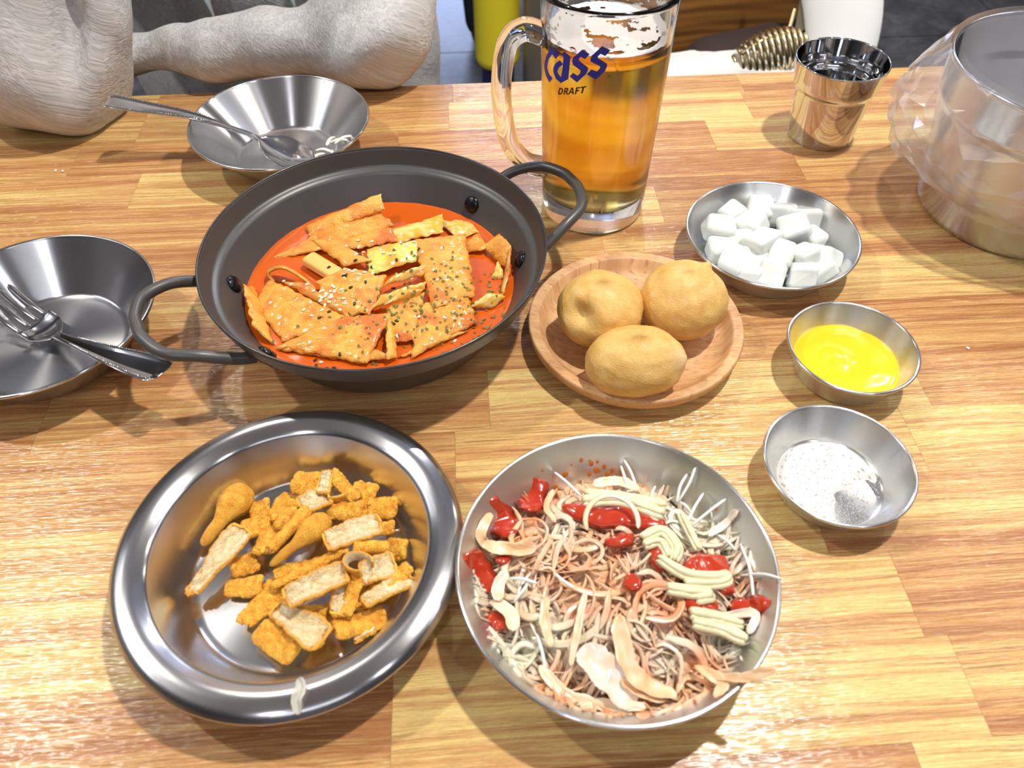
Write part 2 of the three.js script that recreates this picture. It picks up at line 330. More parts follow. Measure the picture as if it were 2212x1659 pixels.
{ // steel cup
  const t = thing('steel_cup', 'polished steel water cup with a stepped rim', 'cup', [0.2938, T, -0.5725]);
  const prof = roundProfile([[0, 0.0035], [0.0225, 0.0035], [0.0245, 0.006, 0.002], [0.0288, 0.0425, 0.001], [0.0312, 0.0465, 0.002], [0.0345, 0.0655, 0.0006], [0.0352, 0.0662, 0.0004], [0.0359, 0.0658, 0.0004], [0.0359, 0.0648, 0.0004], [0.0332, 0.047, 0.002], [0.0306, 0.0428, 0.002], [0.0264, 0.002, 0.001], [0.0255, 0, 0.0006], [0.02, 0.0008], [0, 0.0008]], 0.001, 5);
  part('cup_body', lathe(prof, 128), M.chrome, t);
}
{ // wooden plate
  const wood = tex(1024, 1024, (u, v) => {
    const x = u + 0.02 * nz(u * 3, v * 3, 1), band = nz(x * 3, v * 14, 2) * 0.5 + nz(x * 6, v * 40, 3) * 0.4;
    let c = mixC([216, 172, 122], [190, 138, 88], smooth(-0.5, 0.7, band));
    const pore = nz(u * 40, v * 300, 5); c = mixC(c, [140, 92, 54], 0.55 * smooth(0.2, 0.55, pore));
    c = mixC(c, [230, 194, 150], 0.35 * smooth(0.1, 0.6, nz(u * 30, v * 130, 9)));
    return c;
  });
  const t = thing('wooden_plate', 'round turned wooden plate with raised rim under three fried cheese balls', 'plate', [0.0982, T, -0.3462]);
  const prof = roundProfile([[0, 0.0055], [0.046, 0.0057], [0.0545, 0.008, 0.006], [0.0592, 0.0142, 0.003], [0.0605, 0.0158, 0.001], [0.0662, 0.0165, 0.0015], [0.0671, 0.015, 0.0015], [0.066, 0.009, 0.004], [0.058, 0.0012, 0.006], [0.054, 0, 0.001], [0, 0]], 0.002, 6);
  const g = lathe(prof, 128), p = g.attributes.position, uv = g.attributes.uv;
  for (let i = 0; i < p.count; i++) uv.setXY(i, 0.5 + (p.getX(i) * 0.9 + p.getZ(i) * 0.3) * 5, 0.5 + (p.getZ(i) * 0.9 - p.getX(i) * 0.3 + p.getY(i) * 0.8) * 5);
  part('plate_body', g, std({ map: wood, roughness: 0.55 }), t);
}

// ---------- black stew pan ----------
const PAN = { x: -0.061, z: -0.3852 };
{
  M.panCoat = phys({ color: lin(0.085, 0.08, 0.076), roughness: 0.38, metalness: 0.3, bumpMap: smudge, bumpScale: 0.00001 });
  M.panEdge = std({ color: lin(0.08, 0.082, 0.085), roughness: 0.3, metalness: 0.7 });
  M.rivet = std({ color: lin(0.01, 0.01, 0.012), roughness: 0.22, metalness: 0.3 });
  const t = thing('stew_pan', 'black two-handled pan of orange rice cake and fish cake stew', 'pan', [PAN.x, T, PAN.z]);
  const prof = roundProfile([[0, 0.002], [0.066, 0.002], [0.076, 0.007, 0.008], [0.0962, 0.0415, 0.003], [0.1005, 0.0432, 0.0016], [0.1042, 0.0545, 0.0006], [0.1052, 0.0552, 0.0005], [0.106, 0.0546, 0.0005], [0.1058, 0.0535, 0.0005], [0.102, 0.0418, 0.0016], [0.0978, 0.0398, 0.002], [0.078, 0.005, 0.006], [0.0735, 0.0006, 0.003], [0.07, 0, 0.001], [0, 0]], 0.002, 5);
  part('pan_body', lathe(prof, 160), M.panCoat, t);
  part('rim', new THREE.TorusGeometry(0.1052, 0.0008, 10, 160).rotateX(Math.PI / 2).translate(0, 0.055, 0), M.panEdge, t, 'worn grey rim edge');
  for (const s of [-1, 1]) {
    const ang = Math.atan2(0.061, -0.128) + (s > 0 ? Math.PI : 0);     // direction of the handle in x, z
    const d = V(Math.cos(ang), 0, Math.sin(ang)), e = V(-Math.sin(ang), 0, Math.cos(ang));
    const at = (a, b, y) => d.clone().multiplyScalar(a).addScaledVector(e, b).setY(y);
    const h = part('handle', new THREE.TubeGeometry(new THREE.CatmullRomCurve3([at(0.0905, -0.038, 0.036), at(0.101, -0.0375, 0.0395), at(0.118, -0.034, 0.0475), at(0.134, -0.026, 0.0505), at(0.1415, -0.011, 0.052), at(0.1425, 0, 0.0522), at(0.1415, 0.011, 0.052), at(0.134, 0.026, 0.0505), at(0.118, 0.034, 0.0475), at(0.101, 0.0375, 0.0395), at(0.0905, 0.038, 0.036)], false, 'catmullrom', 0.5), 90, 0.0036, 14), M.panCoat, t);
    for (const q of [-1, 1]) {
      const tab = part('tab', new RoundedBoxGeometry(0.016, 0.013, 0.0035, 2, 0.0012), M.rivet, h); tab.position.copy(at(0.0885, q * 0.036, 0.0335)); tab.rotation.order = 'YXZ'; tab.rotation.set(0.52, Math.PI / 2 - ang - q * 0.38, 0);
      for (const inside of [0, 1]) {
        const r = part('rivet', lathe([[0, 0.0022], [0.002, 0.002], [0.0046, 0.0016], [0.0058, 0.0002], [0.0058, -0.001], [0, -0.001]], 24), M.rivet, t);
        const rad = inside ? 0.0898 : 0.0962, a2 = ang + q * 0.385, nrm = V(Math.cos(a2), -0.58, Math.sin(a2)).normalize().multiplyScalar(inside ? -1 : 1);
        r.position.set(Math.cos(a2) * rad, inside ? 0.0322 : 0.0335, Math.sin(a2) * rad); r.quaternion.setFromUnitVectors(V(0, 1, 0), nrm);
      }
    }
  }
}

// ---------- beer mug ----------
{
  const t = thing('beer_mug', 'tall handled glass mug of lager with a blue printed logo', 'mug', [0.0911, T, -0.489]);
  const glass = phys({ color: 0xffffff, transmission: 1, thickness: 0.01, ior: 1.5, roughness: 0.04 });
  const Ro = (y) => 0.0376 + (0.043 - 0.0376) * y / 0.162, wall = 0.0034, Y0 = 0.0165;
  const prof = [[0, 0.001], [0.03, 0.001], [0.032, 0], [0.0352, 0], [0.0366, 0.0008], [0.0374, 0.0025]];
  for (let k = 0; k <= 16; k++) { const y = 0.006 + k / 16 * 0.152; prof.push([Ro(y), y]); }
  prof.push([0.0427, 0.1605], [0.0416, 0.162], [0.0405, 0.1612], [0.0398, 0.159]);
  const inner0 = prof.length;
  for (let k = 16; k >= 0; k--) { const y = 0.024 + k / 16 * 0.133; prof.push([Ro(y) - wall, y]); }
  prof.push([Ro(Y0) - wall - 0.0012, 0.0185], [0.028, Y0], [0, Y0]);
  const flute = (r, y, a) => r * (1 - 0.012 * Math.pow(Math.abs(Math.cos(a * 4.5)), 3) * smooth(0.02, 0.03, y) * (1 - smooth(0.115, 0.14, y)));
  const g = lathe(prof, 144), p = g.attributes.position;
  for (let i = 0; i < p.count; i++) if (i % prof.length >= inner0) { const x = p.getX(i), z = p.getZ(i), y = p.getY(i), r = Math.hypot(x, z), a = Math.atan2(x, z), q = flute(r, y, a) / Math.max(r, 1e-6); p.setX(i, x * q); p.setZ(i, z * q); }
  g.computeVertexNormals();
  part('glass_body', g, glass, t, 'clear glass mug body');
  const hp = [[0.0501,0.1306,-0.489],[0.0392,0.1356,-0.489],[0.0299,0.1301,-0.489],[0.025,0.1142,-0.489],[0.0235,0.0935,-0.489],[0.0254,0.0714,-0.489],[0.031,0.0513,-0.489],[0.0417,0.0388,-0.489],[0.0525,0.0344,-0.489]].map(([x, y, z]) => V(x - 0.0911, y, z + 0.489));
  hp[0].x += 0.003; hp[hp.length - 1].x += 0.0035;
  const hc = new THREE.CatmullRomCurve3(hp), hg = new THREE.TubeGeometry(hc, 70, 1, 20), q = hg.attributes.position, R = 21;
  for (let i = 0; i < q.count; i++) { const c = hc.getPointAt(Math.floor(i / R) / 70), v = V(q.getX(i), q.getY(i), q.getZ(i)).sub(c); v.x *= 0.0068; v.y *= 0.0068; v.z *= 0.0098; q.setXYZ(i, c.x + v.x, c.y + v.y, c.z + v.z); }
  hg.computeVertexNormals();
  part('handle', hg, glass, t, 'thick clear glass handle');
  // the drink
  const YB = 0.1315, bp = [[0, Y0 - 0.0001], [0.028, Y0 - 0.0001], [Ro(Y0) - wall - 0.0011, 0.0184]];
  for (let k = 0; k <= 16; k++) { const y = 0.024 + k / 16 * (YB - 0.024); bp.push([Ro(y) - wall + 0.00012, y]); }
  bp.push([0.03, YB - 0.0002], [0, YB - 0.0002]);
  const bg = lathe(bp, 144), bq = bg.attributes.position;
  for (let i = 0; i < bq.count; i++) { const x = bq.getX(i), z = bq.getZ(i), y = bq.getY(i), r = Math.hypot(x, z), a = Math.atan2(x, z), k = flute(r, y, a) / Math.max(r, 1e-6); if (y < YB - 0.001 && y > 0.02) { bq.setX(i, x * k); bq.setZ(i, z * k); } }
  bg.computeVertexNormals();
  single('beer', 'golden lager filling the glass mug', 'beer', bg, phys({ color: 0xffffff, transmission: 1, thickness: 0.05, ior: 1.34, roughness: 0.16, attenuationColor: lin(0.92, 0.62, 0.1), attenuationDistance: 0.052 }), [0.0911, T, -0.489]);
  // foam: a ring on the glass and patches with gaps, then lacing on the wall above
  const foamMat = phys({ color: lin(0.86, 0.83, 0.78), roughness: 0.7 });
  const fp = [], fi = [], NU = 120, NV = 26;
  for (let i = 0; i <= NU; i++) for (let j = 0; j <= NV; j++) {
    const a = i / NU * 6.28318, r = (Ro(YB) - wall - 0.0001) * j / NV, x = Math.sin(a) * r, z = Math.cos(a) * r;
    fp.push(x, YB + 0.0006 + 0.0022 * smooth(0.7, 1, j / NV) + 0.0012 * Math.abs(nz(x * 260, z * 260, 2)), z);
  }
  for (let i = 0; i < NU; i++) for (let j = 0; j < NV; j++) {
    const k = i * (NV + 1) + j, x = fp[k * 3], z = fp[k * 3 + 2], edge = j / NV > 0.86, patch = nz(x * 55 + 3, z * 55, 1) + 0.35 * nz(x * 190, z * 190, 4) > -0.2;
    if (edge || patch) fi.push(k, k + 1, k + NV + 2, k, k + NV + 2, k + NV + 1);
  }
  const fg = new THREE.BufferGeometry(); fg.setAttribute('position', new THREE.Float32BufferAttribute(fp, 3)); fg.setIndex(fi); fg.computeVertexNormals();
  const foam = thing('beer_foam', 'thin white beer foam inside the glass mug', 'foam', [0.0911, T, -0.489]);
  part('foam_surface', fg, foamMat, foam);
  const lg = [], li = [], LU = 160, LV = 26;
  for (let i = 0; i <= LU; i++) for (let j = 0; j <= LV; j++) { const a = i / LU * 6.28318, y = YB + 0.001 + j / LV * 0.024, r = Ro(y) - wall - 0.0003; lg.push(Math.sin(a) * r, y, Math.cos(a) * r); }
  for (let i = 0; i < LU; i++) for (let j = 0; j < LV; j++) { const a = i / LU * 6.28318, n = nz(Math.sin(a) * 5, j * 0.22, Math.cos(a) * 5) + 0.6 * nz(Math.sin(a) * 16, j * 0.5, Math.cos(a) * 16); const k = i * (LV + 1) + j; if (n > 0.12 + j / LV * 0.45 + (Math.cos(a - 0.4) > 0.2 ? 0.22 : -0.05)) li.push(k, k + 1, k + LV + 2, k, k + LV + 2, k + LV + 1); }
  const lgg = new THREE.BufferGeometry(); lgg.setAttribute('position', new THREE.Float32BufferAttribute(lg, 3)); lgg.setIndex(li); lgg.computeVertexNormals();
  part('foam_lacing', lgg, phys({ color: lin(0.86, 0.84, 0.8), roughness: 0.5, transmission: 0.45, thickness: 0 }), foam);
  // print on the outside of the glass: angle (radians, from the front) and height of every outline point
  const logo = [[[-1.0659,0.1332],[-0.9063,0.131],[-0.9774,0.127],[-1.07,0.1284],[-1.1596,0.1238],[-1.2055,0.1192],[-1.2104,0.1167],[-1.1587,0.1144],[-1.0524,0.113],[-1.1403,0.1086],[-1.2525,0.1106],[-1.3305,0.1139],[-1.3292,0.1177],[-1.2509,0.1239],[-1.1601,0.1292]],[[-0.8062,0.1345],[-0.6952,0.1327],[-0.7217,0.1178],[-0.8583,0.1132],[-0.9681,0.1141],[-1.0391,0.1175],[-1.0364,0.1204],[-0.9893,0.124],[-0.8939,0.1276],[-0.8244,0.1261],[-0.9089,0.1225],[-0.9416,0.1197],[-0.9188,0.1182],[-0.8609,0.1172],[-0.8338,0.1237],[-0.8207,0.1305],[-0.8703,0.1316]],[[-0.5178,0.1388],[-0.4021,0.1371],[-0.4665,0.1334],[-0.5341,0.1344],[-0.5619,0.1325],[-0.5472,0.1316],[-0.418,0.1286],[-0.4128,0.1273],[-0.4384,0.1241],[-0.5739,0.1174],[-0.7005,0.1199],[-0.6419,0.123],[-0.5698,0.1219],[-0.532,0.1237],[-0.5232,0.1257],[-0.6471,0.128],[-0.6708,0.13],[-0.652,0.1327]],[[-0.237,0.1428],[-0.1143,0.1406],[-0.1809,0.1369],[-0.248,0.138],[-0.2852,0.1363],[-0.2783,0.1352],[-0.1516,0.1323],[-0.1408,0.1309],[-0.1627,0.1277],[-0.2873,0.1215],[-0.4254,0.1241],[-0.3635,0.1276],[-0.2786,0.1267],[-0.2372,0.1294],[-0.2494,0.1304],[-0.3815,0.1325],[-0.3891,0.134],[-0.3719,0.1363]]], draft = [[-0.9303,0.1043],[-0.4429,0.1116],[-0.4272,0.1163],[-0.9169,0.1092]], reg = [-0.1018,0.1241];
  const A0 = -1.6, A1 = 0.0, H0 = 0.1, H1 = 0.158, W = 1024, H = 1056;
  const cv = document.createElement('canvas'); cv.width = W; cv.height = H; const ctx = cv.getContext('2d');
  ctx.clearRect(0, 0, W, H); const X = (a) => (a - A0) / (A1 - A0) * W, Yc = (y) => (H1 - y) / (H1 - H0) * H;
  ctx.fillStyle = 'rgb(18,42,165)'; ctx.strokeStyle = 'rgb(18,42,165)'; ctx.lineWidth = 7; ctx.lineJoin = 'miter';
  for (const poly of logo) { ctx.beginPath(); poly.forEach(([a, y], i) => (i ? ctx.lineTo(X(a), Yc(y)) : ctx.moveTo(X(a), Yc(y)))); ctx.closePath(); ctx.fill(); }
  { const [p0, p1, , p3] = draft, x0 = X(p0[0]), y0 = Yc(p0[1]), x1 = X(p1[0]), y1 = Yc(p1[1]), hgt = Yc(p0[1]) - Yc(p3[1]);
    ctx.save(); ctx.fillStyle = 'rgb(16,14,16)'; ctx.font = `bold ${Math.round(hgt * 1.38)}px sans-serif`; const w = ctx.measureText('DRAFT').width;
    ctx.setTransform((x1 - x0) / w, (y1 - y0) / w, -0.16, 1, x0, y0); ctx.fillText('DRAFT', 0, 0); ctx.strokeStyle = 'rgb(16,14,16)'; ctx.lineWidth = 2.5; ctx.strokeText('DRAFT', 0, 0); ctx.restore();
    ctx.strokeStyle = 'rgb(30,30,40)'; ctx.lineWidth = 3; ctx.beginPath(); ctx.arc(X(reg[0]), Yc(reg[1]), 15, 0, 6.3); ctx.stroke(); ctx.font = 'bold 20px sans-serif'; ctx.fillStyle = 'rgb(30,30,40)'; ctx.fillText('R', X(reg[0]) - 7, Yc(reg[1]) + 7); }
  const ct = new THREE.CanvasTexture(cv); ct.colorSpace = THREE.SRGBColorSpace;
  const pos = [], uv = [], ix = [], n = 40;
  for (let i = 0; i <= n; i++) for (let j = 0; j <= 1; j++) { const a = lerp(A0, A1, i / n), y = lerp(H0, H1, j), r = Ro(y) + 0.00015; pos.push(Math.sin(a) * r, y, Math.cos(a) * r); uv.push(i / n, j); }
  for (let i = 0; i < n; i++) { const k = i * 2; ix.push(k, k + 2, k + 3, k, k + 3, k + 1); }
  const pg = new THREE.BufferGeometry(); pg.setAttribute('position', new THREE.Float32BufferAttribute(pos, 3)); pg.setAttribute('uv', new THREE.Float32BufferAttribute(uv, 2)); pg.setIndex(ix); pg.computeVertexNormals();
  part('printed_logo', pg, std({ map: ct, alphaTest: 0.5, roughness: 0.4, side: THREE.DoubleSide }), t, 'blue brush-letter logo with small dark lettering');
}

// ---------- cutlery ----------
{
  const cutMat = phys({ color: lin(0.64, 0.64, 0.65), metalness: 1, roughness: 0.12 });
  // section swept along a centre line; width and dish vary along it
  const utensil = (pts, width, n = 70) => {
    const c = new THREE.CatmullRomCurve3(pts.map((p) => V(...p))), side = V(...pts[pts.length - 1]).sub(V(...pts[0])).cross(V(0, 1, 0)).normalize();
    return (u, v) => { const p = c.getPointAt(u), tan = c.getTangentAt(u), up = V().crossVectors(side, tan).normalize(), [w, dish, edge] = width(u), s = (v - 0.5) * 2; const lift = dish * s * s + (edge ?? 0) * smooth(0.7, 0.85, Math.abs(s)); return [p.x + side.x * w * s + up.x * lift, p.y + side.y * w * s + up.y * lift, p.z + side.z * w * s + up.z * lift]; };
  };
  const ridge = (geo, n) => geo;
  { // fork: handle over the bowl rim, tines on the far wall
    const t = thing('fork', 'steel fork with a beaded handle resting in the empty bowl', 'fork', [0, T, 0]);
    const P = [[-0.1738, 0.0402, -0.2995], [-0.19, 0.0375, -0.3085], [-0.2104, 0.0352, -0.3195], [-0.236, 0.03, -0.336], [-0.2545, 0.0232, -0.3505], [-0.2625, 0.0135, -0.3605], [-0.2745, 0.0072, -0.3715], [-0.2835, 0.0078, -0.378]];
    part('handle', sheet(80, 10, utensil(P, (u) => [lerp(lerp(0.0098, 0.0028, smooth(0.0, 0.62, u)), 0.0122, smooth(0.72, 0.95, u)) * (u < 0.02 ? 0.8 + u * 10 : 1), 0.0006 + 0.0022 * smooth(0.75, 1, u), 0.0009 * (1 - smooth(0.4, 0.6, u))]), 0.0018), cutMat, t);
    const bead = []; const f = utensil(P, (u) => [lerp(0.0098, 0.0028, smooth(0.0, 0.62, u)), 0.0006, 0.0009]);
    for (const s of [0.07, 0.93]) for (let k = 0; k < 46; k++) { const q = f(0.02 + k / 46 * 0.5, s); bead.push(new THREE.SphereGeometry(0.00062, 6, 5).translate(q[0], q[1] + 0.0011, q[2])); }
    part('beading', mergeGeometries(bead), cutMat, t);
    for (let k = 0; k < 4; k++) {
      const o = (k - 1.5) * 0.0064, sx = 0.556, sz = -0.831;   // across the fork
      const a = V(-0.2828 + sx * o, 0.0076, -0.3775 + sz * o), b = V(-0.3085 + sx * o, 0.0205, -0.3955 + sz * o), m = a.clone().lerp(b, 0.5); m.y -= 0.0026;
      part('tine', strand([a, m, b], 0.0036, 0.0019, 16, null, 0, 0, 0.35), cutMat, t);
    }
  }
  { // spoon
    const t = thing('spoon', 'steel spoon with a beaded handle leaning on the bowl beside the hoodie sleeve', 'spoon', [0, T, 0]);
    const P = [[-0.2765, 0.049, -0.5795], [-0.25, 0.0425, -0.5785], [-0.2165, 0.0352, -0.577], [-0.19, 0.0285, -0.5715], [-0.168, 0.021, -0.5665], [-0.155, 0.0118, -0.561], [-0.14, 0.006, -0.555], [-0.122, 0.0075, -0.5485]];
    const w = (u) => [u < 0.66 ? lerp(0.009, 0.003, smooth(0, 0.55, u)) * (u < 0.02 ? 0.7 + u * 15 : 1) : Math.max(0.003, 0.0185 * Math.sqrt(Math.max(0, 1 - Math.pow((u - 0.85) / 0.152, 2)))), u < 0.66 ? 0.0005 : 0.0062 * smooth(0.66, 0.84, u), 0.0009 * (1 - smooth(0.4, 0.6, u))];
    part('spoon_body', sheet(100, 14, utensil(P, w), 0.0014), cutMat, t);
    const bead = [], f = utensil(P, (u) => [lerp(0.009, 0.003, smooth(0, 0.55, u)), 0.0005, 0.0009]);
    for (const s of [0.07, 0.93]) for (let k = 0; k < 44; k++) { const q = f(0.02 + k / 44 * 0.45, s); bead.push(new THREE.SphereGeometry(0.0006, 6, 5).translate(q[0], q[1] + 0.001, q[2])); }
    part('beading', mergeGeometries(bead), cutMat, t);
  }
}

// ---------- steel bucket lined with a clear bag ----------
{
  const t = thing('steel_bucket', 'round steel bin lined with a clear plastic bag', 'bin', [0.402, T, -0.463]);
  const prof = roundProfile([[0, 0.002], [0.06, 0.002], [0.064, 0.006, 0.003], [0.0755, 0.078, 0.001], [0.0785, 0.084, 0.002], [0.079, 0.109, 0.001], [0.0805, 0.1115, 0.001], [0.082, 0.11, 0.001], [0.0812, 0.1075, 0.001], [0.0803, 0.084, 0.002], [0.0772, 0.0775, 0.002], [0.0655, 0.004, 0.003], [0.062, 0, 0.001], [0, 0]], 0.002, 4);
  part('bucket_body', lathe(prof, 112), M.steel, t);
  const film = phys({ color: lin(0.93, 0.92, 0.93), transmission: 0.83, thickness: 0, roughness: 0.14, ior: 1.5, side: THREE.DoubleSide, specularIntensity: 1 });
  const b = thing('plastic_bag', 'clear crumpled plastic bag draped over the rim of the steel bin', 'bag', [0.402, T, -0.463]);
  // crumpled film: coarse facets with sharp folds between them
  const film2 = (nu, nv, f) => { const pos = [], ix = []; for (let i = 0; i <= nu; i++) for (let j = 0; j <= nv; j++) { const ii = i % nu, jx = j === 0 || j === nv ? 0 : (hash(ii, j, 5) - 0.5) * 0.8, ja = (hash(ii, j, 9) - 0.5) * 0.8; pos.push(...f((i + ja) / nu * 6.28318, (j + jx) / nv, hash(ii, j, 3) * 2 - 1, hash(ii, j, 4) * 2 - 1)); } for (let i = 0; i < nu; i++) for (let j = 0; j < nv; j++) { const k = i * (nv + 1) + j, a = k, b = k + 1, c = k + nv + 2, d = k + nv + 1; if (hash(i, j, 7) < 0.5) ix.push(a, c, b, a, d, c); else ix.push(a, d, b, b, d, c); } const g = new THREE.BufferGeometry(); g.setAttribute('position', new THREE.Float32BufferAttribute(pos, 3)); g.setIndex(ix); return toCreasedNormals(g, 0.33); };
  part('skirt', film2(64, 16, (a, s, n) => {
    const left = Math.pow(Math.max(0, Math.cos(a - 3.5)), 1.5), len = 0.098 - 0.012 * Math.cos(a - 2.2) + 0.006 * nz(Math.cos(a) * 3, 0, Math.sin(a) * 3), y = 0.1135 + 0.003 * Math.sin(Math.min(1, s * 14) * 3.14) - s * len;
    const over = smooth(0, 0.06, s), belly = Math.sin(Math.min(1, s * 1.08) * 3.0) * (0.006 + 0.015 * left), pull = s > 0.8 ? -(0.0075 + 0.008 * left) * smooth(0.8, 1, s) : 0;
    const pleat = 0.004 * Math.pow(Math.abs(Math.sin(a * 9 + 2 * nz(Math.cos(a) * 2, s * 2, Math.sin(a) * 2))), 2) * smooth(0.05, 0.5, s);
    let r = 0.0788 + 0.0048 * over - 0.006 * smooth(0.3, 1, s) + belly + pull + pleat + n * (0.0006 + 0.0024 * smooth(0.08, 0.4, s));
    r = Math.max(r, 0.083 - 0.0165 * clamp((0.11 - y) / 0.11) + 0.0006);
    return [Math.cos(a) * r, Math.max(y, 0.004), Math.sin(a) * r];
  }), film, b);
  part('liner', film2(48, 12, (a, s, n) => { const y = 0.114 - s * 0.1, r = (0.0772 - 0.0148 * s - 0.002 * Math.abs(n) * smooth(0.05, 0.3, s)) * (s > 0.92 ? 1 - (s - 0.92) * 11 : 1); return [Math.cos(a) * r, Math.max(y, 0.008), Math.sin(a) * r]; }), film, b);
}

// ---------- diner in a grey hoodie ----------
const fleece = tex(512, 512, (u, v) => { const n = tileNoise(u, v, 128, 100) * 0.5 + tileNoise(u, v, 64, 80, 2) * 0.5 + tileNoise(u, v, 20, 16, 3) * 0.35, g = 196 + 20 * n; return [g, g * 0.99, g * 0.985]; }, true, [7, 7]);
const fleeceBump = grey(512, 512, (u, v) => 0.5 + 0.35 * tileNoise(u, v, 150, 110, 5) + 0.2 * tileNoise(u, v, 60, 60, 6), [7, 7]);
function handSdf(wr, dir, palmN, curl = 0.5) {     // wrist, direction of the fingers, direction the palm faces
  const w = V(...wr), d = V(...dir).normalize(), nrm = V(...palmN).normalize(), s = V().crossVectors(d, nrm).normalize(), segs = [];
  const at = (a, b, c) => w.clone().addScaledVector(d, a).addScaledVector(s, b).addScaledVector(nrm, c).toArray();
  segs.push([at(-0.02, 0, 0), at(0.03, 0, 0), 0.026, 0.028], [at(0.03, -0.02, 0), at(0.075, -0.026, 0), 0.017, 0.014], [at(0.03, 0.02, 0), at(0.08, 0.02, 0), 0.017, 0.014], [at(0.03, 0, 0), at(0.082, -0.003, 0), 0.018, 0.014]);
  [[0.03, 0.068], [0.011, 0.078], [-0.009, 0.073], [-0.028, 0.056]].forEach(([o, L]) => { const a = at(0.08, o, 0), b = at(0.08 + L * 0.5, o * 1.1, curl * 0.018), c = at(0.08 + L * 0.85, o * 1.12, curl * 0.05); segs.push([a, b, 0.0095, 0.0088], [b, c, 0.0088, 0.0074]); });
  segs.push([at(0.015, 0.025, 0.006), at(0.05, 0.047, 0.016), 0.014, 0.0105], [at(0.05, 0.047, 0.016), at(0.082, 0.05, 0.03), 0.0105, 0.008]);
  return segs;
}
const segGeo = (segs, k, cell, extra) => {
  const lo = [9, 9, 9], hi = [-9, -9, -9];
  for (const [a, b, ra, rb] of segs) for (let i = 0; i < 3; i++) { lo[i] = Math.min(lo[i], a[i] - ra - 0.03, b[i] - rb - 0.03); hi[i] = Math.max(hi[i], a[i] + ra + 0.03, b[i] + rb + 0.03); }
  return sdfGeo((x, y, z) => { let d = 9; for (const [a, b, ra, rb, kk] of segs) { const c = capsule(x, y, z, a, b, ra, rb); d = d > 8 ? c : smin(d, c, kk ?? k); } return d + (extra && d < 0.04 && d > -0.04 ? extra(x, y, z) : 0); }, lo, hi, cell);
};
const skin = std({ color: lin(0.62, 0.4, 0.29), roughness: 0.5 });
function headGeo(cx, cy, cz, face) {               // face: angle of the look direction about y, 0 looks to +z
  const f = (x, y, z) => { const c = Math.cos(-face), s = Math.sin(-face), X = (x - cx) * c + (z - cz) * s, Z = -(x - cx) * s + (z - cz) * c, Y = y - cy;
    let d = (Math.hypot(X / 0.076, (Y - 0.01) / 0.112, Z / 0.094) - 1) * 0.076;
    d = smin(d, capsule(X, Y, Z, [0, -0.06, 0.03], [0, -0.085, 0.06], 0.05, 0.035), 0.03);
    d = smin(d, capsule(X, Y, Z, [0, 0.0, 0.088], [0, -0.03, 0.104], 0.008, 0.013), 0.014);
    d = smin(d, capsule(X, Y, Z, [-0.02, -0.058, 0.09], [0.02, -0.058, 0.09], 0.007, 0.007), 0.008);
    for (const q of [-1, 1]) { d = Math.max(d, -(Math.hypot(X - q * 0.032, Y - 0.008, Z - 0.1) - 0.017)); d = smin(d, Math.hypot(X - q * 0.032, Y - 0.008, Z - 0.082) - 0.014, 0.004); d = smin(d, capsule(X, Y, Z, [q * 0.078, 0.02, -0.004], [q * 0.078, -0.02, 0.002], 0.013, 0.01), 0.006); }
    d = smin(d, capsule(X, Y, Z, [0, -0.07, -0.02], [0, -0.17, -0.03], 0.052, 0.056), 0.03);
    return d; };
  return sdfGeo(f, [cx - 0.13, cy - 0.18, cz - 0.13], [cx + 0.13, cy + 0.15, cz + 0.14], 0.006);
}
function hairGeo(cx, cy, cz, face) {
  return sdfGeo((x, y, z) => { const c = Math.cos(-face), s = Math.sin(-face), X = (x - cx) * c + (z - cz) * s, Z = -(x - cx) * s + (z - cz) * c, Y = y - cy; let d = (Math.hypot(X / 0.087, (Y - 0.02) / 0.118, (Z + 0.006) / 0.104) - 1) * 0.08; d = Math.max(d, Z * 0.8 - 0.058 - (Y - 0.045) * 0.7); d = Math.max(d, -(Y + 0.1)); return d + 0.003 * nz(X * 90, Y * 14, Z * 90); }, [cx - 0.12, cy - 0.15, cz - 0.14], [cx + 0.12, cy + 0.16, cz + 0.13], 0.008);
}
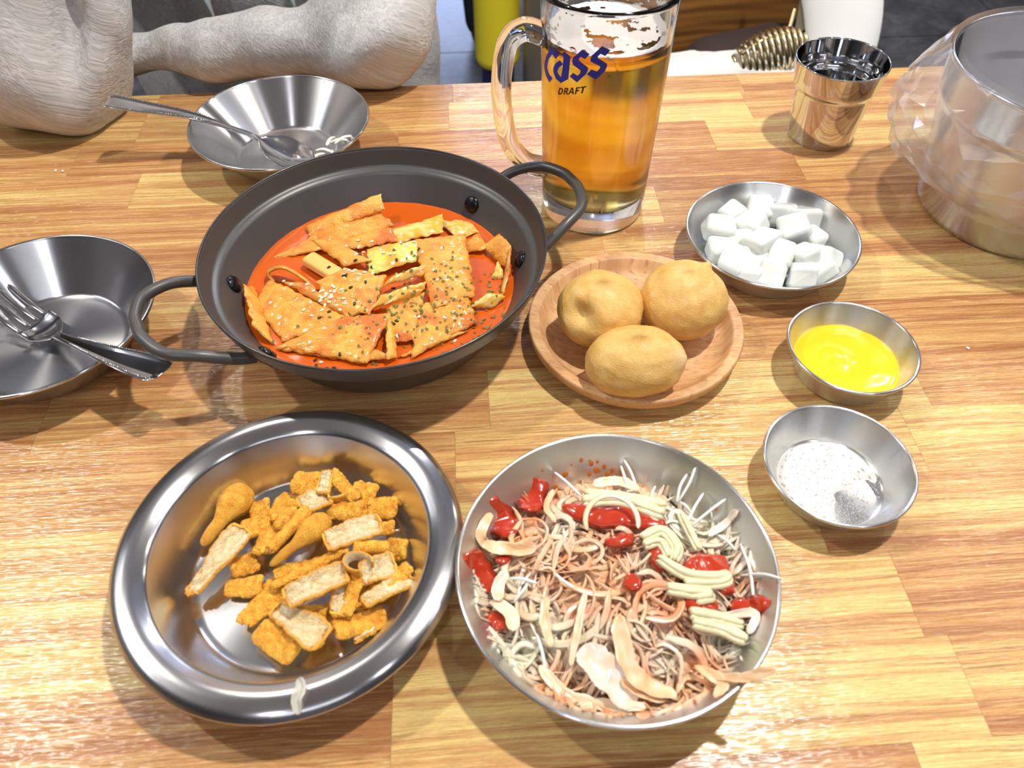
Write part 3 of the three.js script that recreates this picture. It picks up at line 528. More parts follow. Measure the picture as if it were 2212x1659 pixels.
{
  const t = thing('person', 'person in a light grey hoodie leaning both elbows on the table', 'person', [0, T, 0]);
  const elbowL = [-0.338, 0.056, -0.652], elbowR = [-0.075, 0.041, -0.692];
  const hood = [
    [[-0.225, -0.26, -0.99], [-0.225, 0.22, -0.96], 0.15, 0.145], [[-0.31, -0.2, -0.99], [-0.33, 0.26, -0.95], 0.1, 0.09], [[-0.13, -0.2, -0.99], [-0.11, 0.26, -0.95], 0.1, 0.09],
    [[-0.4, 0.3, -0.94], [-0.05, 0.3, -0.94], 0.075, 0.075], [[-0.225, 0.34, -0.95], [-0.225, 0.4, -0.98], 0.09, 0.1],
    [[-0.415, 0.29, -0.92], elbowL, 0.078, 0.058, 0.03], [elbowL, [-0.3, 0.22, -0.685], 0.06, 0.052, 0.035], [[-0.372, 0.058, -0.648], [-0.345, 0.16, -0.66], 0.05, 0.06, 0.03],
    [[-0.03, 0.29, -0.92], elbowR, 0.07, 0.047, 0.03], [elbowR, [-0.17, 0.032, -0.697], 0.042, 0.031, 0.03], [[-0.17, 0.032, -0.697], [-0.22, 0.032, -0.698], 0.031, 0.031, 0.012], [[-0.22, 0.03, -0.7], [-0.335, 0.022, -0.722], 0.027, 0.023, 0.006],
  ];
  const folds = (x, y, z) => {
    const dL = Math.hypot(x - elbowL[0], y - elbowL[1], z - elbowL[2]), dR = Math.hypot(x - elbowR[0], y - elbowR[1], z - elbowR[2]);
    const nearL = 1 - smooth(0.05, 0.25, dL);
    return -0.006 * nz(x * 9, y * 9, z * 9) - 0.008 * Math.abs(nz(x * 13 + y * 6, y * 7, z * 12)) + 0.005
      + nearL * (0.016 * Math.exp(-Math.pow((x + 0.308 - (y - 0.06) * 0.2) / 0.011, 2)) * smooth(0.02, 0.08, y) - 0.0035 * Math.sin((x + y * 0.4) * 75))
      - 0.0035 * Math.sin((x * 0.8 - y * 0.9) * 55 + 4 * nz(x * 8, y * 8, z * 8)) * (1 - smooth(0.08, 0.3, dR));
  };
  const hoodieGeo = segGeo(hood, 0.045, 0.0068, folds);
  { const p = hoodieGeo.attributes.position, uv = hoodieGeo.attributes.uv; for (let i = 0; i < p.count; i++) uv.setXY(i, p.getX(i) + (p.getY(i) + p.getZ(i)) * 0.64, (p.getY(i) - p.getZ(i)) * 0.707); }
  const cloth = std({ map: fleece, bumpMap: fleeceBump, bumpScale: 0.0004, roughness: 0.95 });
  part('head', headGeo(-0.225, 0.56, -0.93, 0.1), skin, t);
  part('hand', segGeo(handSdf([-0.285, 0.26, -0.69], [0.25, 1, 0.0], [0.3, 0, -1], 0.6), 0.012, 0.005), skin, t); part('hand', segGeo(handSdf([-0.345, 0.022, -0.73], [-1, -0.02, -0.4], [0.1, -1, 0], 0.3), 0.012, 0.005), skin, t);
  part('hoodie', hoodieGeo, cloth, t, 'heather grey fleece hoodie');
  part('hair', hairGeo(-0.225, 0.56, -0.93, 0.1), std({ color: lin(0.015, 0.012, 0.01), roughness: 0.6 }), t, 'short dark hair');
  const cord = std({ color: lin(0.36, 0.41, 0.43), roughness: 0.8 });
  for (const [x, z] of [[-0.248, 0], [-0.168, 0]]) part('drawstring', strand([V(x, 0.33, -0.83), V(x + 0.004, 0.16, -0.795), V(x + 0.006, 0.05, -0.783), V(x + 0.012, -0.02, -0.785)], 0.0135, 0.004, 24, null, Math.PI / 2 * 0), cord, t, 'flat grey drawstring');
  const trouser = std({ color: lin(0.012, 0.014, 0.022), roughness: 0.9 });
  part('trousers', segGeo([[[-0.3, -0.27, -1.0], [-0.32, -0.24, -0.62], 0.1, 0.075], [[-0.15, -0.27, -1.0], [-0.13, -0.24, -0.62], 0.1, 0.075], [[-0.32, -0.24, -0.62], [-0.32, -0.68, -0.64], 0.072, 0.05], [[-0.13, -0.24, -0.62], [-0.13, -0.68, -0.64], 0.072, 0.05]], 0.03, 0.014), trouser, t, 'dark trousers');
  const stool = thing('dining_chair', 'dark wooden chair under the diner in the grey hoodie', 'chair', [-0.225, 0, -0.98]);
  const dark = std({ color: lin(0.05, 0.03, 0.018), roughness: 0.5 });
  part('seat', new RoundedBoxGeometry(0.42, 0.03, 0.4, 2, 0.008).translate(0, 0.365, 0), dark, stool);
  for (const [x, z] of [[-0.18, -0.17], [0.18, -0.17], [-0.18, 0.17], [0.18, 0.17]]) part('leg', new RoundedBoxGeometry(0.035, 0.35, 0.035, 2, 0.004).translate(x, 0.175, z), dark, stool);
}

// ---------- behind the table ----------
{ // wooden chair with a panel back, and the white bag on its seat
  const wood = tex(512, 256, (u, v) => { const w = v + 0.03 * nz(u * 3, v * 4, 2), r = Math.sin(w * 190 + 7 * nz(u * 2, w * 9, 1)); let c = mixC([168, 116, 56], [112, 72, 32], smooth(-1.4, 1.5, 0.6 * r + 1.4 * nz(u * 3, w * 60, 4))); return c; });
  const wm = std({ map: wood, roughness: 0.5 });
  const t = thing('wooden_chair', 'brown wooden chair with a striped-grain panel back beside the diner', 'chair', [0.4, 0, -0.95]);
  part('backrest', new RoundedBoxGeometry(0.4, 0.5, 0.022, 2, 0.005).translate(0, T - 0.04, -0.2), wm, t);
  part('seat', new RoundedBoxGeometry(0.4, 0.03, 0.4, 2, 0.006).translate(0, 0.435, 0), wm, t);
  for (const [x, z] of [[-0.17, -0.17], [0.17, -0.17], [-0.17, 0.17], [0.17, 0.17]]) part('leg', new RoundedBoxGeometry(0.035, 0.42, 0.035, 2, 0.004).translate(x, 0.21, z), wm, t);
  const canvas = std({ color: lin(0.9, 0.9, 0.88), roughness: 0.9, side: THREE.DoubleSide }), lining = std({ color: lin(0.62, 0.58, 0.42), roughness: 0.9, side: THREE.DoubleSide });
  const b = thing('tote_bag', 'white canvas tote bag slumped on the brown wooden chair', 'bag', [0.4, T + 0.022, -0.98]);
  part('bag_body', segGeo([[[-0.12, -0.24, -0.02], [0.1, -0.24, -0.03], 0.07, 0.07], [[-0.14, -0.2, 0.03], [-0.03, -0.185, 0.02], 0.045, 0.04], [[0.0, -0.2, 0.04], [0.12, -0.205, 0.03], 0.04, 0.05]], 0.03, 0.008, (x, y, z) => -0.008 * nz(x * 16, y * 20, z * 16) - 0.004 * Math.abs(nz(x * 30 + y * 20, y * 10, z * 34))), canvas, b);
  part('flap', sheet(24, 14, (u, v) => { const a = (v - 0.5) * 2.3, r = 0.052 + 0.01 * Math.sin(u * 3); return [0.085 + Math.sin(a) * r * (0.8 + 0.3 * u) + 0.01 * Math.sin(u * 5), -0.2 + u * 0.2, 0.02 - u * 0.13 + Math.cos(a) * r * 0.6]; }, 0.0035), canvas, b, 'raised white canvas edge');
  part('lining', sheet(16, 10, (u, v) => [0.045 + v * 0.085, -0.185 + u * 0.1 * (1 - 0.5 * v), -0.055 + 0.01 * Math.sin(u * 4)], 0.003), lining, b, 'cream inner lining');
  const br = thing('brown_pouch', 'dark brown fabric pouch behind the white tote bag', 'pouch', [0.4, T + 0.012, -1.06]);
  part('pouch_body', segGeo([[[-0.09, -0.26, 0.02], [0.07, -0.25, 0.02], 0.05, 0.05], [[-0.05, -0.2, 0.02], [0.02, -0.17, 0.02], 0.05, 0.035], [[0.06, -0.2, 0.02], [0.08, -0.15, 0.02], 0.04, 0.03]], 0.03, 0.009), std({ color: lin(0.035, 0.02, 0.018), roughness: 0.85 }), br);
  const gold = std({ color: lin(0.72, 0.62, 0.36), metalness: 1, roughness: 0.25 });
  const c = thing('hair_clip', 'pale gold ribbed oval clip lying on the white tote bag', 'clip', [0.388, T - 0.117, -0.95]);
  const gs = [];
  for (let k = 0; k < 13; k++) { const u = k / 12 * 2 - 1, w = 0.021 * Math.sqrt(1 - u * u * 0.9); gs.push(new THREE.TorusGeometry(w, 0.0022, 8, 18, Math.PI).scale(1, 0.8, 1).rotateY(Math.PI / 2).translate(u * 0.036, 0, 0).scale(1.25, 1.25, 1.25)); }
  const cl = part('rib_shell', mergeGeometries(gs), gold, c, 'gold ribs'); cl.rotation.set(0.95, 0.25, 0.12);
  const sp = part('spine', new THREE.TubeGeometry(new THREE.CatmullRomCurve3([V(-0.04, 0.004, 0), V(-0.01, 0.019, 0), V(0.02, 0.02, -0.006), V(0.04, 0.036, -0.03)]), 30, 0.003, 8), gold, c); sp.rotation.y = 0.2;
}
{ // guest seated further back: dark trousers, black shoes
  const t = thing('person', 'seated guest in navy trousers and black shoes beyond the table', 'person', [-0.06, 0, -2.33]);
  const navy = std({ color: lin(0.008, 0.014, 0.03), roughness: 0.9 }), black = std({ color: lin(0.006, 0.006, 0.007), roughness: 0.45 });
  part('head', headGeo(0.0, 1.2, -0.45, 0), skin, t);
  for (const q of [-1, 1]) part('hand', segGeo(handSdf([q * 0.16, 0.6, -0.2], [-q * 0.2, -0.1, 1], [0, -1, 0], 0.3), 0.012, 0.006), skin, t);
  part('trousers', segGeo([[[-0.09, 0.52, -0.45], [-0.11, 0.5, -0.03], 0.095, 0.075], [[-0.11, 0.5, -0.03], [-0.115, 0.07, 0], 0.073, 0.055], [[0.09, 0.52, -0.45], [0.11, 0.5, -0.05], 0.095, 0.075], [[0.11, 0.5, -0.05], [0.13, 0.07, -0.02], 0.073, 0.062], [[-0.07, 0.54, -0.46], [0.07, 0.54, -0.46], 0.11, 0.11]], 0.03, 0.014), navy, t, 'navy trousers');
  part('jacket', segGeo([[[-0.06, 0.62, -0.46], [-0.08, 0.95, -0.47], 0.12, 0.11], [[0.06, 0.62, -0.46], [0.08, 0.95, -0.47], 0.12, 0.11], [[-0.16, 1.0, -0.47], [0.16, 1.0, -0.47], 0.07, 0.07], [[-0.19, 0.98, -0.47], [-0.24, 0.72, -0.42], 0.06, 0.05], [[-0.24, 0.72, -0.42], [-0.17, 0.61, -0.24], 0.048, 0.04], [[0.19, 0.98, -0.47], [0.24, 0.72, -0.42], 0.06, 0.05], [[0.24, 0.72, -0.42], [0.17, 0.61, -0.24], 0.048, 0.04]], 0.04, 0.016), black, t, 'black jacket');
  part('hair', hairGeo(0, 1.2, -0.45, 0), black, t);
  for (const [x, z] of [[-0.115, 0.03], [0.13, -0.02]]) part('shoe', segGeo([[[x, 0.045, -0.06 + z], [x, 0.04, 0.02 + z], 0.045, 0.042], [[x, 0.038, 0.02 + z], [x, 0.034, 0.13 + z], 0.042, 0.034]], 0.02, 0.009), black, t, 'black shoe');
  const c = thing('dining_chair', 'dark wooden chair under the guest in navy trousers', 'chair', [-0.06, 0, -2.78]), dark = std({ color: lin(0.05, 0.03, 0.018), roughness: 0.5 });
  part('seat', new RoundedBoxGeometry(0.42, 0.03, 0.4, 2, 0.008).translate(0, 0.405, 0), dark, c);
  for (const [x, z] of [[-0.18, -0.17], [0.18, -0.17], [-0.18, 0.17], [0.18, 0.17]]) part('leg', new RoundedBoxGeometry(0.035, 0.39, 0.035, 2, 0.004).translate(x, 0.195, z), dark, c);
}
{
  const t = thing('yellow_cylinder', 'tall yellow cylinder on a navy base standing behind the table', 'cylinder', [0.088, 0, -2.0]);
  const yel = std({ color: lin(0.93, 0.78, 0.03), roughness: 0.4 }), navy = std({ color: lin(0.012, 0.016, 0.11), roughness: 0.5 });
  part('body', lathe(roundProfile([[0, 0.62], [0.058, 0.62], [0.058, 0.12], [0.05, 0.105], [0, 0.105]], 0.008), 40), yel, t);
  part('base', lathe(roundProfile([[0, 0.11], [0.043, 0.11], [0.043, 0.01], [0.05, 0], [0, 0]], 0.003), 36), navy, t, 'navy blue base');
  part('band', lathe(roundProfile([[0.0585, 0.3], [0.0592, 0.302], [0.0592, 0.312], [0.0585, 0.314]], 0.0005), 40), yel, t);
  const p = thing('steel_post', 'grey-brown round metal post beside the yellow cylinder', 'post', [0.215, 0, -1.98]);
  part('post_body', lathe(roundProfile([[0, 1.1], [0.062, 1.1], [0.062, 0.02], [0.075, 0.015], [0.075, 0], [0, 0]], 0.006), 40), std({ color: lin(0.23, 0.2, 0.17), roughness: 0.45, metalness: 0.4 }), p);
}

// ---------- stew ----------
const BROTH = 0.0225;
const foodHit = [];                                // surfaces that crumbs may lie on
{
  const sauceNoise = (x, z) => 0.0003 * nz(x * 120, z * 120, 1);
  const pos = [], ix = [], NU = 120, NV = 26;
  for (let i = 0; i <= NU; i++) for (let j = 0; j <= NV; j++) { const a = i / NU * 6.28318, r = 0.0868 * j / NV, x = Math.cos(a) * r, z = Math.sin(a) * r; pos.push(x, (j === NV ? 0.0011 : 0.0) + sauceNoise(x, z) * (j > 1 ? 1 : 0.5), z); }
  for (let i = 0; i < NU; i++) for (let j = 0; j < NV; j++) { const k = i * (NV + 1) + j; ix.push(k, k + NV + 2, k + NV + 1, k, k + 1, k + NV + 2); }
  const g = new THREE.BufferGeometry(); g.setAttribute('position', new THREE.Float32BufferAttribute(pos, 3)); g.setIndex(ix.reverse()); g.computeVertexNormals();
  const b = single('stew_broth', 'glossy orange-red chilli broth in the black pan', 'broth', g, phys({ color: lin(0.6, 0.1, 0.006), roughness: 0.12, clearcoat: 0.6, clearcoatRoughness: 0.05, side: THREE.DoubleSide }), [PAN.x, T + BROTH, PAN.z]);
  foodHit.push(b);
}
const bubbly = grey(512, 512, (u, v) => clamp(0.45 + 0.75 * nz(u * 46, v * 46, 1) + 0.4 * nz(u * 110, v * 110, 2)));
function quadSheet(q, o) {                         // q: four corners in order around the piece
  const [A, B, C, D] = q.map((p) => V(p[0], p[1], p[2])), mid = A.clone().add(B).add(C).add(D).multiplyScalar(0.25); for (const p of [A, B, C, D]) { const g = o.grow ?? 1.12; p.x = mid.x + (p.x - mid.x) * g; p.z = mid.z + (p.z - mid.z) * g; const r = Math.hypot(p.x - PAN.x, p.z - PAN.z), most = 0.0795 + (p.y - 0.0225) * 0.5; if (r > most) { p.x = PAN.x + (p.x - PAN.x) * most / r; p.z = PAN.z + (p.z - PAN.z) * most / r; } }
  const c = A.clone().add(B).add(C).add(D).multiplyScalar(0.25), k = o.k ?? rr(0, 90);
  c.y = BROTH;
  const L = Math.max(A.distanceTo(B), C.distanceTo(D)), W = Math.max(A.distanceTo(D), B.distanceTo(C)), nu = Math.max(10, Math.round(L / 0.0016)), nv = Math.max(8, Math.round(W / 0.0016));
  const f = (u, v) => {
    const e = o.rag ?? 0.0012, uu = clamp(u), vv = clamp(v);
    const p = A.clone().lerp(B, uu).lerp(D.clone().lerp(C, uu), vv);
    const bu = Math.min(u, 1 - u) * L, bv = Math.min(v, 1 - v) * W, edge = Math.min(bu, bv);
    const out = smooth(0.006, 0, edge);
    p.x += e * out * nz(p.x * 230 + k, p.z * 230, 1); p.z += e * out * nz(p.x * 230, p.z * 230 + k, 7);
    p.y += (o.wave ?? 0.0016) * nz(p.x * 42 + k, p.z * 42, 2) + (o.rib ? o.rib * Math.abs(nz(v * W * 420 + k, u * 2, 5)) : 0) + 0.0008 * nz(p.x * 260, p.z * 260 + k, 3) + 0.00025 * nz(p.x * 800, p.z * 800, 4);
    p.y += (o.bulge ?? 0.0008) * Math.sin(Math.PI * uu) * Math.sin(Math.PI * vv) - (o.droop ?? 0.0008) * out;
    return [p.x - c.x, p.y - c.y, p.z - c.z];
  };
  const col = (u, v, p) => o.col(u, v, p.x + c.x, p.z + c.z, k);
  const g = sheet(nu, nv, f, o.th ?? 0.0022, col, col), uv = g.attributes.uv; for (let i = 0; i < uv.count; i++) uv.setXY(i, uv.getX(i) * L * 22 + k, uv.getY(i) * W * 22);
  return [g, [c.x, T + c.y, c.z]];
}
{
  const fishMat = phys({ vertexColors: true, roughness: 0.32, clearcoat: 0.6, clearcoatRoughness: 0.12, bumpMap: bubbly, bumpScale: 0.00035 });
  const fishCol = (u, v, x, z, k) => {
    const n = 0.5 + 0.55 * nz(x * 70 + k, z * 70, 3) + 0.4 * nz(x * 240, z * 240, k) + 0.3 * nz(x * 600, z * 600, k);
    const c = mixC([0.68, 0.2, 0.011], [0.86, 0.44, 0.06], clamp(n + 0.05));
    return mixC(c, [0.68, 0.12, 0.006], 0.8 * smooth(0.08, 0.5, nz(x * 52 + k * 2, z * 52, 8) + 0.35 * nz(x * 210, z * 210, k)));
  };
  const where = ['narrow fish cake strip standing up against the far pan wall', 'long fish cake strip folded beside the standing strip', 'fish cake strip lying just in front of the folded strip', 'tapered fish cake sheet reaching the left pan wall', 'fish cake sheet under the black sesame cluster', 'large fish cake sheet under the white sesame seeds', 'fish cake piece tucked under the sesame-topped sheet', 'long fish cake edge beside the rolled strip', 'broad bubbly fish cake sheet near the left handle', 'fish cake strip leaning on the pan wall by the left rivet', 'wide fish cake sheet sloping to the front wall', 'fish cake sheet half sunk at the front wall', 'thin upright fish cake strip between two front sheets', 'small fish cake tongue pointing to the front wall', 'square fish cake sheet beside the green cabbage', 'herb-covered fish cake sheet at the front right', 'sunken fish cake edge along the front wall', 'fish cake corner raised by the right rivet', 'fish cake strip curving along the right wall', 'small fish cake scrap beside the pale cabbage', 'tiny fish cake scrap at the front wall'];
  [[[-0.1124,0.026,-0.4445],[-0.0649,0.04,-0.4567],[-0.0623,0.036,-0.4467],[-0.1088,0.025,-0.4354]],[[-0.109,0.025,-0.4377],[-0.0648,0.033,-0.4461],[-0.0559,0.031,-0.4347],[-0.0962,0.025,-0.4231]],[[-0.0904,0.026,-0.4244],[-0.0562,0.029,-0.4358],[-0.0529,0.028,-0.4215],[-0.086,0.026,-0.4166]],[[-0.136,0.023,-0.4172],[-0.1075,0.026,-0.434],[-0.101,0.027,-0.418],[-0.1269,0.023,-0.4158]],[[-0.1062,0.028,-0.4245],[-0.0919,0.028,-0.4235],[-0.0686,0.03,-0.4004],[-0.0843,0.028,-0.3982]],[[-0.0987,0.03,-0.3804],[-0.0818,0.033,-0.388],[-0.0577,0.035,-0.3772],[-0.0665,0.031,-0.3499]],[[-0.0955,0.028,-0.3614],[-0.0977,0.03,-0.379],[-0.0657,0.032,-0.3525],[-0.0793,0.027,-0.3518]],[[-0.1186,0.029,-0.3816],[-0.1054,0.031,-0.3784],[-0.0796,0.03,-0.3506],[-0.0813,0.025,-0.3515]],[[-0.1382,0.024,-0.3673],[-0.1304,0.027,-0.386],[-0.0784,0.03,-0.3455],[-0.1168,0.025,-0.3381]],[[-0.1482,0.033,-0.3758],[-0.1439,0.024,-0.3815],[-0.1273,0.024,-0.3333],[-0.137,0.033,-0.3405]],[[-0.116,0.026,-0.3306],[-0.0799,0.031,-0.3452],[-0.0537,0.033,-0.3462],[-0.0669,0.026,-0.3145]],[[-0.1155,0.024,-0.3266],[-0.0853,0.027,-0.3405],[-0.0533,0.027,-0.316],[-0.0757,0.024,-0.3175]],[[-0.0548,0.034,-0.344],[-0.0511,0.03,-0.3461],[-0.0486,0.025,-0.3187],[-0.0535,0.028,-0.3145]],[[-0.0537,0.031,-0.3515],[-0.0334,0.033,-0.3612],[-0.0387,0.027,-0.3313],[-0.0519,0.025,-0.3294]],[[-0.0371,0.033,-0.4119],[-0.0072,0.031,-0.4175],[-0.0023,0.03,-0.365],[-0.0261,0.031,-0.3539]],[[-0.0341,0.029,-0.356],[-0.0069,0.029,-0.3592],[-0.0024,0.025,-0.3429],[-0.0382,0.025,-0.318]],[[-0.0467,0.024,-0.3184],[-0.034,0.026,-0.3249],[-0.0086,0.024,-0.3358],[-0.0259,0.023,-0.3272]],[[0.0076,0.027,-0.4118],[0.0213,0.033,-0.4175],[0.0348,0.036,-0.403],[0.0253,0.026,-0.3929]],[[0.0343,0.036,-0.4031],[0.0303,0.03,-0.3795],[0.0152,0.024,-0.3618],[0.0228,0.025,-0.383]],[[-0.0085,0.026,-0.4141],[0.0034,0.028,-0.4259],[0.0075,0.027,-0.4103],[-0.0067,0.025,-0.4101]],[[-0.0792,0.023,-0.3187],[-0.0716,0.025,-0.3209],[-0.0663,0.025,-0.316],[-0.0707,0.023,-0.3153]]].forEach((q, i) => { const [g, p] = quadSheet(q, { col: fishCol, k: i * 3.7, rag: 0.0016 }); foodHit.push(single('fish_cake', 'orange ' + where[i], 'fish cake', g, fishMat, p, 'fish cake pieces in the stew')); });
  { // strip rolled over on itself
    const q = [[-0.1298,0.028,-0.3903],[-0.1232,0.031,-0.3932],[-0.1094,0.032,-0.3842],[-0.102,0.03,-0.3779]].map((p) => V(...p)), c = q[0].clone().add(q[3]).multiplyScalar(0.5); c.y = BROTH;
    const cu = new THREE.CatmullRomCurve3([V(q[0].x, 0.0235, q[0].z), V(q[0].x - 0.003, 0.029, q[0].z - 0.003), V(q[1].x, 0.033, q[1].z), V(q[2].x, 0.031, q[2].z), V(q[3].x, 0.027, q[3].z)]);
    const g = sheet(40, 10, (u, v) => { const p = cu.getPoint(u), s = (v - 0.5) * 0.011; return [p.x - c.x + s * 0.25, p.y - c.y - Math.abs(s) * 0.15 + s * 0.55, p.z - c.z + s * 0.7 + 0.0005 * nz(u * 20, v * 9, 3)]; }, 0.0022, (u, v, p) => fishCol(u, v, p.x, p.z, 4), (u, v, p) => fishCol(u, v, p.x, p.z, 9));
    foodHit.push(single('fish_cake', 'rolled-over fish cake strip with a dark hollow beside the rice cake', 'fish cake', g, fishMat, [c.x, T + c.y, c.z], 'fish cake pieces in the stew'));
  }
  const cabCol = (g) => (u, v, x, z, k) => { const rib = Math.abs(nz(v * 9 + k, u * 2.5, 4)); let c = mixC([0.78, 0.62, 0.22], g ? [0.62, 0.62, 0.1] : [0.82, 0.42, 0.04], smooth(0.0, 0.3, rib + 0.25 * nz(x * 90, z * 90, k))); return mixC(c, [0.78, 0.26, 0.015], 0.75 * smooth(0.05, 0.4, nz(x * 60 + k, z * 60, 2))); };
  const cabMat = phys({ vertexColors: true, roughness: 0.26, clearcoat: 0.5, clearcoatRoughness: 0.1 });
  const cw = ['orange-stained cabbage leaf folded by the far wall', 'yellow-green cabbage leaf in the middle of the stew', 'curled pale cabbage rib beside the sesame seeds', 'short cabbage rib next to the green leaf', 'cabbage rib under the curled rib', 'pale cabbage piece near the far rivet', 'translucent cabbage rib by the herb-covered sheet', 'triangular cabbage tip poking out of the broth'];
  [[[-0.0554,0.027,-0.4329],[-0.0222,0.031,-0.4426],[-0.022,0.029,-0.4264],[-0.0482,0.028,-0.4204]],[[-0.0686,0.028,-0.413],[-0.0353,0.033,-0.4132],[-0.035,0.03,-0.4009],[-0.0666,0.027,-0.389]],[[-0.0641,0.031,-0.3528],[-0.0572,0.034,-0.3612],[-0.0318,0.036,-0.3689],[-0.0339,0.032,-0.3656]],[[-0.0573,0.031,-0.375],[-0.0518,0.033,-0.3791],[-0.0314,0.033,-0.3886],[-0.0315,0.031,-0.3826]],[[-0.0555,0.032,-0.3556],[-0.0478,0.033,-0.3629],[-0.0337,0.034,-0.3634],[-0.0357,0.031,-0.3604]],[[-0.0216,0.026,-0.442],[0.0,0.026,-0.4437],[0.007,0.024,-0.4355],[-0.0102,0.025,-0.4253]],[[-0.0045,0.026,-0.3559],[0.0082,0.029,-0.3634],[0.0184,0.027,-0.3629],[0.0095,0.024,-0.3557]],[[0.0105,0.024,-0.3843],[0.0153,0.028,-0.3969],[0.0196,0.024,-0.3837],[0.0155,0.023,-0.3837]]].forEach((q, i) => { const [g, p] = quadSheet(q, { col: cabCol(i === 1), k: 40 + i * 5.3, wave: 0.0022, rib: 0.0016, th: 0.0016, bulge: 0.0022 }); foodHit.push(single('cabbage_leaf', cw[i], 'cabbage', g, cabMat, p, 'cabbage pieces in the stew')); });
  { // rice cake
    const q = [[-0.1118,0.027,-0.4013],[-0.1049,0.03,-0.4116],[-0.0828,0.031,-0.3904],[-0.0945,0.027,-0.3869]].map((p) => V(...p)), c = q[0].clone().add(q[1]).add(q[2]).add(q[3]).multiplyScalar(0.25), d = q[2].clone().sub(q[1]);
    const g = new RoundedBoxGeometry(d.length() * 0.98, 0.007, q[0].distanceTo(q[1]) * 0.9, 6, 0.0028), m = single('rice_cake', 'pale smooth rice cake stick lying between fish cakes', 'rice cake', g, phys({ color: lin(0.82, 0.47, 0.12), roughness: 0.22, clearcoat: 0.6 }), [c.x, T + c.y - 0.001, c.z]);
    m.rotation.y = -Math.atan2(d.z, d.x); m.rotation.z = 0.03; foodHit.push(m);
  }
}
